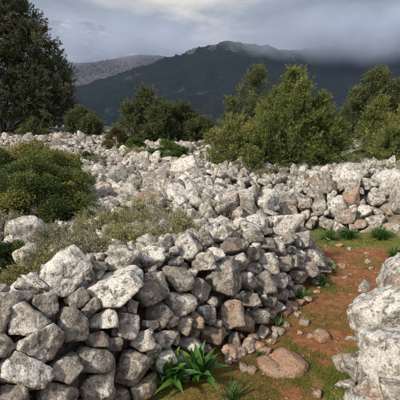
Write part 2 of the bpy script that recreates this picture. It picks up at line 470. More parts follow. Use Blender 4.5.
# the larger stones one can pick out: centre, half sizes, orientation, (tone, stain, lichen)
STONES_L = [
    ((-0.772, 2.088, 0.722), (0.142, 0.13, 0.122), (-0.713, -0.545, 0.104, -0.43), (1.15, 0, 0.8)),
    ((-0.52, 2.109, 0.591), (0.214, 0.113, 0.14), (0.776, 0.522, -0.092, 0.343), (1.15, 0, 0.8)),
    ((-0.309, 2.274, 0.522), (0.136, 0.115, 0.113), (-0.821, -0.525, 0.064, -0.215), (0.8, 0.1, 0.3)),
    ((-0.502, 2.317, 0.703), (0.136, 0.068, 0.087), (-0.804, -0.561, 0.016, -0.198), (1, 0.1, 0.5)),
    ((-0.338, 2.441, 0.681), (0.122, 0.065, 0.08), (-0.823, -0.562, -0.028, -0.072), (1.15, 0, 0.8)),
    ((-0.102, 2.652, 0.66), (0.101, 0.116, 0.097), (0.706, 0.501, -0.272, 0.42), (1, 0.1, 0.5)),
    ((-0.169, 2.403, 0.538), (0.143, 0.061, 0.084), (0.814, 0.51, 0.174, -0.216), (0.8, 0.1, 0.3)),
    ((-0.153, 2.335, 0.383), (0.141, 0.099, 0.106), (-0.857, -0.507, -0.069, 0.06), (1, 0.1, 0.5)),
    ((-0.25, 2.226, 0.378), (0.156, 0.068, 0.092), (-0.844, -0.476, -0.162, 0.185), (0.72, 0.1, 0.25)),
    ((-0.409, 2.101, 0.496), (0.045, 0.042, 0.039), (0.858, 0.507, 0.073, 0.043), (1, 0.1, 0.5)),
    ((-0.956, 1.824, 0.689), (0.116, 0.055, 0.072), (-0.831, -0.512, -0.162, -0.148), (0.8, 0.1, 0.3)),
    ((-0.89, 1.771, 0.604), (0.178, 0.075, 0.104), (0.855, 0.472, 0.209, 0.041), (1, 0.1, 0.5)),
    ((-0.832, 1.852, 0.639), (0.084, 0.068, 0.068), (0.816, 0.522, 0.071, 0.24), (0.8, 0.1, 0.3)),
    ((-0.682, 1.868, 0.506), (0.103, 0.103, 0.093), (0.863, 0.483, 0.131, 0.074), (0.8, 0.1, 0.3)),
    ((-0.824, 1.722, 0.488), (0.159, 0.09, 0.108), (-0.835, -0.484, -0.075, -0.252), (1, 0.1, 0.5)),
    ((-0.86, 1.639, 0.417), (0.144, 0.103, 0.109), (0.881, 0.411, 0.232, -0.027), (1.15, 0, 0.8)),
    ((-0.703, 1.733, 0.341), (0.093, 0.098, 0.086), (-0.836, -0.461, -0.021, -0.296), (0.8, 0.1, 0.3)),
    ((-0.59, 1.844, 0.319), (0.127, 0.092, 0.097), (-0.88, -0.456, -0.093, -0.096), (0.8, 0.1, 0.3)),
    ((-0.571, 1.894, 0.409), (0.083, 0.053, 0.06), (0.873, 0.472, 0.108, 0.059), (0.72, 0.1, 0.25)),
    ((-0.552, 1.969, 0.481), (0.115, 0.054, 0.071), (-0.852, -0.499, -0.051, -0.148), (1.15, 0, 0.8)),
    ((-0.433, 2.048, 0.401), (0.094, 0.094, 0.085), (-0.868, -0.488, -0.078, -0.044), (1, 0.1, 0.5)),
    ((-0.406, 1.978, 0.196), (0.124, 0.105, 0.103), (-0.887, -0.437, -0.131, 0.079), (0.8, 0.1, 0.3)),
    ((-0.349, 2.054, 0.298), (0.09, 0.058, 0.065), (0.866, 0.477, -0, 0.148), (1, 0.1, 0.5)),
    ((-0.555, 1.805, 0.192), (0.098, 0.081, 0.08), (-0.874, -0.44, -0.03, -0.205), (1, 0.1, 0.5)),
    ((-0.726, 1.663, 0.261), (0.117, 0.08, 0.087), (-0.894, -0.418, -0.146, -0.068), (0.8, 0.1, 0.3)),
    ((-0.878, 1.536, 0.344), (0.084, 0.064, 0.066), (0.889, 0.411, 0.185, 0.086), (0.8, 0.1, 0.3)),
    ((-0.342, 1.951, 0.04), (0.082, 0.057, 0.061), (-0.864, -0.427, 0.051, -0.261), (0.95, 0.62, 0.3)),
    ((-0.293, 2.071, 0.225), (0.059, 0.052, 0.05), (0.884, 0.465, 0.051, 0.027), (1, 0.1, 0.5)),
    ((-0.226, 2.15, 0.241), (0.067, 0.06, 0.057), (0.879, 0.475, 0.039, 0.021), (1, 0.1, 0.5)),
    ((-0.22, 2.115, 0.109), (0.087, 0.08, 0.075), (-0.83, -0.438, 0.12, -0.322), (1.15, 0, 0.8)),
    ((0.18, 2.665, 0.433), (0.166, 0.174, 0.153), (-0.816, -0.515, 0.165, -0.202), (0.8, 0.1, 0.3)),
    ((0.247, 2.895, 0.586), (0.194, 0.076, 0.109), (0.819, 0.568, -0.073, 0.034), (0.72, 0.1, 0.25)),
    ((0.457, 3.208, 0.555), (0.112, 0.061, 0.075), (-0.812, -0.58, 0.054, 0.039), (0.72, 0.1, 0.25)),
    ((0.539, 3.675, 0.542), (0.169, 0.106, 0.121), (0.799, 0.583, -0.133, 0.063), (1.15, 0, 0.8)),
    ((0.837, 3.804, 0.492), (0.132, 0.164, 0.132), (0.69, 0.437, -0.408, 0.408), (1.15, 0, 0.8)),
    ((0.557, 3.079, 0.373), (0.136, 0.1, 0.105), (0.829, 0.554, -0.069, -0.046), (1, 0.1, 0.5)),
    ((0.856, 3.383, 0.258), (0.09, 0.08, 0.077), (0.825, 0.553, -0.095, -0.064), (0.8, 0.1, 0.3)),
    ((-0.007, 2.485, 0.432), (0.082, 0.09, 0.077), (0.735, 0.459, -0.264, 0.425), (0.8, 0.1, 0.3)),
    ((0.042, 2.427, 0.264), (0.059, 0.104, 0.071), (0.665, 0.38, -0.328, 0.553), (1, 0.1, 0.5)),
    ((-0.054, 2.283, 0.116), (0.064, 0.114, 0.077), (-0.72, -0.39, 0.263, -0.51), (1, 0.1, 0.5)),
    ((0.237, 2.578, 0.186), (0.133, 0.102, 0.105), (0.854, 0.489, -0.121, 0.13), (0.95, 0.62, 0.3)),
    ((0.022, 2.598, 0.581), (0.085, 0.069, 0.069), (0.831, 0.556, -0.003, -0.002), (1, 0.1, 0.5)),
    ((0.105, 2.706, 0.6), (0.08, 0.056, 0.06), (-0.825, -0.565, 0.015, 0.01), (1.15, 0, 0.8)),
    ((0.387, 2.719, 0.217), (0.083, 0.066, 0.067), (0.855, 0.516, -0.054, -0.032), (0.95, 0.62, 0.3)),
    ((0.506, 2.894, 0.258), (0.104, 0.087, 0.086), (0.844, 0.523, -0.112, 0.032), (0.8, 0.1, 0.3)),
    ((0.69, 3.106, 0.194), (0.093, 0.084, 0.08), (0.84, 0.534, -0.084, -0.053), (1, 0.1, 0.5)),
    ((1.028, 3.75, 0.348), (0.121, 0.088, 0.093), (0.808, 0.575, -0.103, -0.073), (1, 0.1, 0.5)),
    ((1.14, 3.741, 0.177), (0.133, 0.088, 0.097), (0.793, 0.569, -0.015, -0.218), (1, 0.1, 0.5)),
    ((0.696, 3.324, 0.428), (0.098, 0.078, 0.079), (0.816, 0.57, -0.079, -0.055), (1, 0.1, 0.5)),
    ((0.106, 2.422, 0.103), (0.068, 0.098, 0.073), (0.701, 0.371, -0.305, 0.527), (0.95, 0.62, 0.3)),
    ((-0.027, 2.35, 0.248), (0.051, 0.087, 0.06), (0.665, 0.381, -0.314, 0.561), (0.95, 0.62, 0.3)),
    ((0.34, 2.615, 0.089), (0.089, 0.073, 0.072), (0.868, 0.493, -0.048, -0.027), (0.95, 0.85, 0.2)),
    ((0.177, 2.936, 0.656), (0.128, 0.06, 0.079), (0.811, 0.578, -0.074, 0.054), (1, 0.1, 0.5)),
    ((0.038, 2.796, 0.679), (0.09, 0.061, 0.067), (-0.815, -0.58, 0.005, 0.004), (0.8, 0.1, 0.3)),
    ((0.313, 2.819, 0.49), (0.067, 0.075, 0.064), (-0.83, -0.556, 0.043, 0.029), (1, 0.1, 0.5)),
    ((0.428, 2.975, 0.487), (0.088, 0.062, 0.066), (-0.824, -0.563, 0.055, 0.038), (0.8, 0.1, 0.3)),
    ((0.59, 3.253, 0.492), (0.086, 0.067, 0.068), (0.814, 0.574, -0.069, -0.049), (0.72, 0.1, 0.25)),
    ((1.25, 3.795, 0.02), (0.102, 0.068, 0.075), (-0.826, -0.544, 0.122, 0.081), (0.8, 0.1, 0.3)),
    ((-0.937, 1.612, 0.567), (0.05, 0.066, 0.052), (0.645, 0.488, -0.102, 0.579), (0.8, 0.1, 0.3)),
    ((-0.984, 1.705, 0.644), (0.068, 0.078, 0.066), (0.845, 0.483, 0.199, 0.113), (0.8, 0.1, 0.3)),
    ((-0.498, 1.927, 0.356), (0.06, 0.048, 0.049), (-0.878, -0.468, -0.093, -0.05), (0.72, 0.1, 0.25)),
    ((-0.669, 1.957, 0.618), (0.065, 0.048, 0.05), (-0.799, -0.526, 0.011, -0.292), (0.8, 0.1, 0.3)),
    ((-0.613, 1.945, 0.564), (0.077, 0.042, 0.051), (-0.808, -0.514, 0.018, -0.287), (1, 0.1, 0.5)),
    ((0.58, 2.91, 0.116), (0.097, 0.071, 0.075), (0.853, 0.515, -0.075, -0.045), (0.8, 0.1, 0.3)),
    ((0.915, 3.361, 0.115), (0.091, 0.071, 0.072), (-0.835, -0.537, 0.102, 0.065), (0.8, 0.1, 0.3)),
    ((-0.192, 2.217, 0.327), (0.055, 0.041, 0.043), (-0.869, -0.493, -0.032, -0.018), (1, 0.1, 0.5)),
    ((-0.099, 2.294, 0.281), (0.064, 0.071, 0.06), (0.66, 0.389, -0.305, 0.566), (0.95, 0.62, 0.3)),
]
STONES_R = [
    ((1.014, 1.714, 0.436), (0.211, 0.174, 0.172), (-0.872, -0.429, 0.236, 0.027), (1, 0.1, 0.62)),
    ((1.148, 2.08, 0.462), (0.24, 0.196, 0.195), (0.816, 0.369, -0.374, 0.241), (1.05, 0.05, 0.72)),
    ((1.786, 3.084, 0.214), (0.257, 0.276, 0.24), (0.786, 0.37, -0.42, 0.264), (1, 0.05, 0.65)),
    ((0.989, 2.122, 0.104), (0.044, 0.115, 0.064), (0.715, 0.232, -0.413, 0.514), (0.95, 0.05, 0.3)),
    ((1.001, 2.353, -0.096), (0.098, 0.121, 0.098), (0.722, 0.246, -0.397, 0.51), (1.1, 0.62, 0.5)),
    ((1.162, 2.605, -0.099), (0.099, 0.09, 0.085), (-0.869, -0.463, 0.156, 0.083), (1, 0.2, 0.6)),
    ((1.576, 3.423, -0.112), (0.114, 0.093, 0.093), (-0.822, -0.424, 0.33, -0.192), (1, 0.4, 0.5)),
    ((0.943, 2.12, -0.099), (0.096, 0.076, 0.077), (-0.895, -0.406, 0.185, -0.008), (1, 0.3, 0.5)),
    ((0.88, 1.691, 0.255), (0.082, 0.055, 0.061), (-0.861, -0.442, 0.096, 0.234), (1.05, 0.55, 0.5)),
    ((0.892, 1.501, 0.391), (0.073, 0.053, 0.056), (-0.886, -0.413, 0.192, 0.09), (0.9, 0.2, 0.4)),
    ((0.908, 2.184, -0.106), (0.035, 0.077, 0.047), (0.726, 0.236, -0.382, 0.521), (0.95, 0.85, 0.2)),
]
STONES_B = [
    ((2.379, 6.165, 0.539), (0.277, 0.26, 0.242), (0.762, 0.616, -0.193, -0.05), (1.15, 0, 0.8)),
    ((3.032, 6.154, 0.474), (0.278, 0.295, 0.257), (-0.751, -0.621, 0.172, 0.142), (1.15, 0, 0.8)),
    ((2.742, 6.097, 0.518), (0.078, 0.19, 0.11), (-0.661, -0.377, 0.524, -0.382), (1, 0.1, 0.5)),
    ((2.072, 5.627, 0.206), (0.209, 0.177, 0.173), (0.779, 0.549, -0.286, 0.101), (1.15, 0, 0.8)),
    ((2.326, 5.762, 0.314), (0.164, 0.148, 0.14), (-0.769, -0.611, 0.146, 0.116), (0.95, 0.85, 0.2)),
    ((2.412, 5.525, 0.171), (0.175, 0.111, 0.126), (0.787, 0.571, -0.234, -0.018), (1.15, 0, 0.8)),
    ((2.28, 5.541, 0.213), (0.08, 0.08, 0.072), (0.777, 0.601, -0.149, -0.115), (1.15, 0, 0.8)),
    ((3.426, 9.957, 0.12), (0.279, 0.307, 0.263), (0.749, 0.642, -0.124, -0.106), (0.72, 0.1, 0.25)),
    ((2.794, 8.98, 0.127), (0.228, 0.202, 0.193), (-0.755, -0.638, 0.113, 0.096), (0.72, 0.1, 0.25)),
    ((2.144, 5.429, 0.105), (0.188, 0.094, 0.12), (-0.785, -0.593, 0.144, 0.109), (0.95, 0.62, 0.3)),
    ((2.542, 5.389, 0.056), (0.203, 0.109, 0.134), (0.793, 0.547, -0.268, 0.012), (1, 0.1, 0.5)),
    ((2.382, 5.26, -0.055), (0.199, 0.077, 0.111), (-0.791, -0.5, 0.329, -0.125), (0.95, 0.62, 0.3)),
    ((2.887, 5.579, 0.156), (0.208, 0.128, 0.147), (-0.772, -0.593, 0.182, 0.14), (0.95, 0.62, 0.3)),
    ((2.706, 5.228, -0.015), (0.182, 0.137, 0.142), (0.795, 0.557, -0.233, -0.065), (0.95, 0.62, 0.3)),
    ((3.027, 5.766, 0.266), (0.165, 0.132, 0.133), (-0.764, -0.602, 0.184, 0.145), (1, 0.1, 0.5)),
    ((2.691, 5.749, 0.302), (0.164, 0.115, 0.124), (0.766, 0.607, -0.166, -0.132), (1, 0.1, 0.5)),
    ((2.027, 6.003, 0.406), (0.17, 0.119, 0.128), (0.766, 0.623, -0.123, -0.1), (0.8, 0.1, 0.3)),
    ((1.861, 6.078, 0.357), (0.156, 0.121, 0.124), (0.769, 0.623, -0.113, -0.091), (1, 0.1, 0.5)),
    ((1.655, 5.818, 0.205), (0.15, 0.1, 0.11), (0.781, 0.61, -0.106, -0.083), (1, 0.1, 0.5)),
    ((1.828, 5.667, 0.196), (0.163, 0.114, 0.123), (0.785, 0.576, -0.223, 0.045), (1, 0.1, 0.5)),
    ((2.313, 5.326, 0.044), (0.139, 0.077, 0.093), (0.787, 0.585, -0.157, -0.117), (0.95, 0.62, 0.3)),
    ((2.495, 5.028, -0.096), (0.148, 0.074, 0.094), (-0.795, -0.566, 0.177, 0.126), (0.95, 0.62, 0.3)),
    ((1.981, 5.274, 0), (0.123, 0.077, 0.088), (0.794, 0.583, -0.138, -0.101), (1, 0.1, 0.5)),
    ((1.862, 5.359, 0.034), (0.14, 0.093, 0.103), (0.764, 0.602, -0.024, -0.232), (0.8, 0.1, 0.3)),
]
# ------------------------------------------------------------------ ground and footpath
def warp_axis(lo, hi, n, tight, centre=0.0):
    t = np.linspace(np.arcsinh((lo - centre) / tight), np.arcsinh((hi - centre) / tight), n)
    return np.sinh(t) * tight + centre


def grid_mesh(name, X, Y, Z, mat, attr=None, smooth=True):
    ny, nx = X.shape
    V = np.stack([X.ravel(), Y.ravel(), Z.ravel()], 1)
    i = np.arange(ny * nx).reshape(ny, nx)
    F = np.stack([i[:-1, :-1].ravel(), i[:-1, 1:].ravel(), i[1:, 1:].ravel(), i[1:, :-1].ravel()], 1)
    return mesh_np(name, V, F, mat, smooth, attr)


gx = warp_axis(-900, 900, 260, 1.6, 0.5); gy = warp_axis(-60, 1400, 300, 2.2, 2.0)
GX, GY = np.meshgrid(gx, gy)
GZ = ground_z(GX, GY)
ground = link('ground', grid_mesh('ground', GX, GY, GZ, M_SOIL))
tag(ground, 'stony beige soil of the open plateau', kind='structure')

T = np.gradient(PATH_L, axis=0); T /= np.linalg.norm(T, axis=1, keepdims=True)
PN = np.stack([T[:, 1], -T[:, 0]], 1)
fine = smooth_line(PATH, 420); T = np.gradient(fine, axis=0); T /= np.linalg.norm(T, axis=1, keepdims=True)
PN = np.stack([T[:, 1], -T[:, 0]], 1)
us = np.linspace(-1, 1, 61)
half = 0.60 + 0.07 * fbm2(np.arange(420) * 0.05, np.zeros(420), 3, 9)
half = half * (1 + 0.35 * sstep(3.6, 4.6, fine[:, 1])) * (1 + 0.75 * (1 - sstep(2.0, 2.9, fine[:, 1])))
X = fine[:, None, 0] + PN[:, None, 0] * us * half[:, None]
Y = fine[:, None, 1] + PN[:, None, 1] * us * half[:, None]
Z = ground_z(X, Y) * 0.6 + 0.022 - 0.06 * np.abs(us)[None] ** 6 + 0.028 * fbm2(X * 3, Y * 3, 4, 21) - 0.03 * np.exp(-(us[None] / 0.4) ** 2)
# moss keeps to the right-hand edge near the viewer, the trodden middle stays bare, the far bend is green
moss = 0.03 + 0.40 * np.abs(us)[None] ** 1.6 * np.ones_like(X)
moss += 0.24 * np.exp(-((Y - 2.0) / 0.55) ** 2) * sstep(-0.5, 0.5, us)[None]
moss += 0.14 * np.exp(-((Y - 1.9) / 0.75) ** 2)
moss += 0.65 * sstep(4.45, 4.75, Y)
moss -= 0.22 * np.exp(-(us[None] / 0.45) ** 2) * sstep(2.3, 3.0, Y) * (1 - sstep(4.45, 4.7, Y))
path = link('footpath', grid_mesh('footpath', X, Y, Z, M_EARTH, {'moss': moss.ravel()}))
tag(path, 'trodden red earth footpath with mossy edges between the walls', kind='structure')


def path_zs(x, y):
    """height of the trodden surface at points x,y"""
    x = np.asarray(x, float); y = np.asarray(y, float); f3 = fine[::2]
    k = np.concatenate([((a[:, None] - f3[None, :, 0]) ** 2 + (c[:, None] - f3[None, :, 1]) ** 2).argmin(1) for a, c in
                        zip(np.array_split(x, max(1, len(x) // 2000)), np.array_split(y, max(1, len(x) // 2000)))]) * 2
    u = np.abs((x - fine[k, 0]) * PN[k, 0] + (y - fine[k, 1]) * PN[k, 1]) / half[k]
    g = ground_z(x, y)
    zp = g * 0.6 + 0.022 - 0.06 * u ** 6 + 0.028 * fbm2(x * 3, y * 3, 4, 21) - 0.03 * np.exp(-(u / 0.4) ** 2)
    return np.where(u > 1, g, np.maximum(g, zp))


def path_z(x, y):
    return float(path_zs(np.array([x]), np.array([y]))[0])


# ------------------------------------------------------------------ mountains
def tan_el(py):
    d = (200 - py) / 384.0
    return (-0.2284 + 0.9736 * d) / (0.9736 + 0.2284 * d)


def mountain(name, D, ridge, foot_y, foot_z, mat, amp, seed, nx=260, ny=90, back=900, label=None):
    """ridge: (bearing as x over depth, slope of the sight line to the crest)"""
    bx = np.array([r[0] for r in ridge]); el = np.array([r[1] for r in ridge])
    t = np.linspace(bx[0], bx[-1], nx); v = np.linspace(0, 1.35, ny)
    tt, vv = np.meshgrid(t, v)
    ridge_z = np.interp(tt, bx, el) * D
    yy = np.where(vv < 1, foot_y + (D - foot_y) * vv, D + (vv - 1) / 0.35 * back)
    xx = tt * D + 0 * yy
    s = np.clip(vv, 0, 1)
    prof = 0.35 * s + 0.65 * s ** 1.8
    zz = foot_z + (ridge_z - foot_z) * prof
    zz = np.where(vv > 1, ridge_z - (vv - 1) / 0.35 * (ridge_z - foot_z) * 0.9, zz)
    n = fbm2(xx / (D * 0.11), yy / (D * 0.16), 5, seed, 0.5, True)
    n2 = fbm2(xx / (D * 0.02), yy / (D * 0.02), 4, seed + 5)
    w = np.clip(1 - ((s - 0.55) / 0.6) ** 2, 0, 1) * (vv <= 1)
    zz = zz + amp * n * w + amp * 0.14 * n2 * np.clip(s * 3, 0, 1)
    o = link(name, grid_mesh(name, xx, yy, zz, mat))
    tag(o, label, kind='structure')
    return xx, yy, zz


def px_ridge(pts):
    return [((a - 200) / 384.0, tan_el(c)) for a, c in pts]


b = NB('forest_slope'); P = b.pos()
n1 = b.noise(P, 0.006, 6, 0.6); n2 = b.noise(P, 0.05, 5, 0.7)
c = b.ramp(n2, [(0.35, (0.007, 0.010, 0.010)), (0.65, (0.013, 0.017, 0.015))])
c = b.mix(b.ramp(n1, [(0.62, 0.0), (0.74, 0.5)]), c, (0.10, 0.095, 0.088))
sz_ = b.n.new('ShaderNodeSeparateXYZ'); b.l.new(P, sz_.inputs[0])
crag = b.math('ADD', b.noise(P, 0.012, 5, 0.65), b.math('MULTIPLY', b.math('SUBTRACT', sz_.outputs['Z'], 330.0), 0.0016))
c = b.mix(b.math('MULTIPLY', b.ramp(crag, [(0.58, 0.0), (0.70, 1.0)]), 0.8), c, (0.12, 0.115, 0.11))
b.principled(c, 0.95, None, 0.05); M_FOREST = b.m
b = NB('bare_slope'); P = b.pos()
n1 = b.noise(P, 0.004, 6, 0.6); n2 = b.noise(P, 0.03, 5, 0.7)
c = b.ramp(n2, [(0.35, (0.062, 0.052, 0.052)), (0.65, (0.13, 0.112, 0.110))])
c = b.mix(b.ramp(n1, [(0.5, 0.0), (0.65, 0.6)]), c, (0.06, 0.062, 0.045))
b.principled(c, 0.95, None, 0.05); M_BARE = b.m
b = NB('snowy_rock'); P = b.pos()
mp = b.n.new('ShaderNodeMapping'); mp.inputs['Scale'].default_value = (1, 1, 2.6); b.l.new(P, mp.inputs[0])
n1 = b.noise(mp.outputs[0], 0.0045, 7, 0.66, 0.8)
c = b.ramp(n1, [(0.44, (0.09, 0.088, 0.092)), (0.52, (0.13, 0.13, 0.135)), (0.62, (0.42, 0.44, 0.48))])
b.principled(c, 0.9, None, 0.1); M_SNOW = b.m

DK = px_ridge([(-240, 96), (-90, 118), (0, 112), (65, 95), (100, 80), (130, 71), (160, 62), (180, 56), (200, 48), (213, 44.5), (226, 43), (240, 44), (255, 47),
               (275, 53), (300, 50), (330, 46), (360, 42), (400, 39), (480, 40), (640, 70)])
dkx, dky, dkz = mountain('forested_mountain', 2600, DK, 1150, -210, M_FOREST, 105, 41, label='dark forested mountain rising behind the plateau')
BR = px_ridge([(-260, 60), (-80, 74), (0, 72), (40, 70), (75, 64), (105, 61), (135, 55), (165, 56), (195, 60), (240, 70)])
brx, bry, brz = mountain('bare_ridge', 4200, BR, 2500, -100, M_BARE, 60, 51, label='brown scrubby ridge beyond the forested mountain')
SN = px_ridge([(-300, 10), (-80, 4), (0, 12), (30, 14), (55, 19), (80, 20), (104, 24), (130, 33), (160, 45), (200, 60)])
mountain('snowy_mountain', 6500, SN, 3600, 0, M_SNOW, 110, 61, label='far grey mountain streaked with snow in the mist')


# ------------------------------------------------------------------ far woods as one mass of small crowns
def wood(name, gx_, gy_, gz_, n, hmin, hmax, dens_seed, thr, mat, label, seed):
    g = np.random.default_rng(seed)
    ny, nx = gx_.shape
    a = g.uniform(0, nx - 1.001, n * 3); c = g.uniform(0, ny * 0.735, n * 3)
    i = a.astype(int); j = c.astype(int); fi = a - i; fj = c - j

    def samp(G):
        return (G[j, i] * (1 - fi) + G[j, i + 1] * fi) * (1 - fj) + (G[j + 1, i] * (1 - fi) + G[j + 1, i + 1] * fi) * fj
    x, y, z = samp(gx_), samp(gy_), samp(gz_)
    k = np.where(fbm2(x / 90, y / 90, 4, dens_seed) > thr)[0][:n]
    x, y, z = x[k], y[k], z[k]; m = len(k)
    h = g.uniform(hmin, hmax, m); r = h * g.uniform(0.28, 0.42, m)
    ang = np.arange(5) / 5 * 2 * np.pi
    off = g.uniform(0, 6, m)
    ring = np.stack([x[:, None] + r[:, None] * np.cos(ang + off[:, None]) * g.uniform(0.75, 1.2, (m, 5)), y[:, None] + r[:, None] * np.sin(ang + off[:, None]),
                     z[:, None] + h[:, None] * g.uniform(-0.1, 0.25, (m, 5))], 2)
    top = np.stack([x + g.normal(0, 0.4, m), y, z + h], 1)[:, None]
    V = np.concatenate([ring, top], 1).reshape(-1, 3)
    f = np.array([[q, (q + 1) % 5, 5] for q in range(5)])
    F = (f[None] + 6 * np.arange(m)[:, None, None]).reshape(-1, 3)
    tint = np.repeat(g.uniform(0, 1, m), 6)
    tag(link(name, mesh_np(name, V, F, mat, False, {'tint': tint})), label, 'woodland', kind='stuff')


M_WOOD = leaf_material('far_foliage', (0.008, 0.012, 0.011), (0.014, 0.020, 0.016), (0.026, 0.032, 0.022), 0.8, 0.0, 0.1)
wood('pine_wood', dkx, dky, dkz, 46000, 4, 10, 71, -0.3, M_WOOD, 'dark pine wood covering the mountain slopes', 3)
wood('scrub_wood', brx, bry, brz, 15000, 6, 13, 72, -0.3, M_WOOD, 'scattered dark scrub on the brown ridge', 4)


# ------------------------------------------------------------------ mist on the summits and the air between
def mist(name, bearing, py, D, half_px, half_y, dens, label, seed, scale):
    """a bank of low cloud: an ellipsoid of broken vapour hanging on the crest"""
    x = bearing * D; z = tan_el(py) * D
    sx, sz = half_px[0] / 384.0 * D, half_px[1] / 384.0 * D
    V, F = ICO[3]
    b = NB(name + '_vapour')
    tc = b.n.new('ShaderNodeTexCoord')
    ln = b.n.new('ShaderNodeVectorMath'); ln.operation = 'LENGTH'; b.l.new(tc.outputs['Object'], ln.inputs[0])
    fall = b.math('SUBTRACT', 1.0, ln.outputs['Value'], True)
    n = b.noise(b.pos(), scale, 4, 0.55, 0.3)
    f = b.math('MULTIPLY', b.ramp(n, [(0.38, 0.0), (0.60, 1.0)]), b.math('POWER', fall, 1.7))
    vol = b.n.new('ShaderNodeVolumePrincipled')
    vol.inputs['Color'].default_value = (0.66, 0.72, 0.84, 1)
    vol.inputs['Anisotropy'].default_value = 0.0
    b.l.new(b.math('MULTIPLY', f, dens), vol.inputs['Density'])
    b.l.new(vol.outputs[0], b.out.inputs['Volume'])
    o = link(name, mesh_np(name, V, F, b.m), loc=(x, D, z))
    o.scale = (sx, half_y, sz)
    tag(o, label, 'mist', kind='stuff')
    return o


mist('mist_bank', (375 - 200) / 384, 36, 2330, (175, 33), 420, 0.030, 'grey mist hanging over the right end of the forested mountain', 1, 0.0042)
mist('mist_bank', (120 - 200) / 384, 48, 4500, (150, 34), 1500, 0.0058, 'pale mist drifting across the snowy mountain', 2, 0.0026)

b = NB('hazy_air')
vol = b.n.new('ShaderNodeVolumePrincipled')
vol.inputs['Color'].default_value = (0.42, 0.62, 1.0, 1)
vol.inputs['Density'].default_value = 0.00003
b.l.new(vol.outputs[0], b.out.inputs['Volume'])
bm = bmesh.new(); bmesh.ops.create_cube(bm, size=1.0)
me = bpy.data.meshes.new('haze'); bm.to_mesh(me); bm.free(); me.materials.append(b.m)
hz = link('haze', me, loc=(0, 3950, 450)); hz.scale = (15000, 8300, 1500)
tag(hz, 'thin blue air between the plateau and the mountains', 'haze', kind='stuff')
# ------------------------------------------------------------------ stones
def qmat(q):
    return np.array(Quaternion(q).to_matrix())


def rock_from_planes(level, n, d, size, seed, p=14.0, rough=1.0):
    """a stone as the rounded intersection of half-spaces, weathered by noise"""
    V, F = ICO[level]
    t = np.maximum(V @ n.T, 0) / d[None]
    r = (t ** p).sum(1) ** (-1.0 / p)
    r = np.minimum(r, 2.2 * size)
    P = V * r[:, None] / size
    k = rough * (0.11 * fbm(P * 1.3, 3, seed) + 0.065 * fbm(P * 3.4, 3, seed + 3, 0.55, True) + 0.03 * fbm(P * 9.0, 3, seed + 7, 0.6))
    c = 0.05 * np.clip(fbm(P * 2.1, 2, seed + 11) - 0.25, 0, 1)
    return V * (r * (1 + k - rough * c * 2))[:, None], F


def own_planes(radii, M, g, extra=6, lo=0.62, hi=0.98):
    ax = M.T                                   # rows = axes in world space
    n = [ax[k] * s for k in range(3) for s in (1, -1)]
    n = np.array(n) + g.normal(0, 0.22, (6, 3))
    n = np.vstack([n, rand_unit(extra, g)])
    n /= np.linalg.norm(n, axis=1, keepdims=True)
    sup = np.sqrt((((n @ M) * np.array(radii)) ** 2).sum(1))
    return n, sup * g.uniform(lo, hi, len(n))


def support(radii, M, n):
    return np.sqrt((((n @ M) * np.array(radii)) ** 2).sum(-1))


CAMP = np.array([0, 0, 1.65])


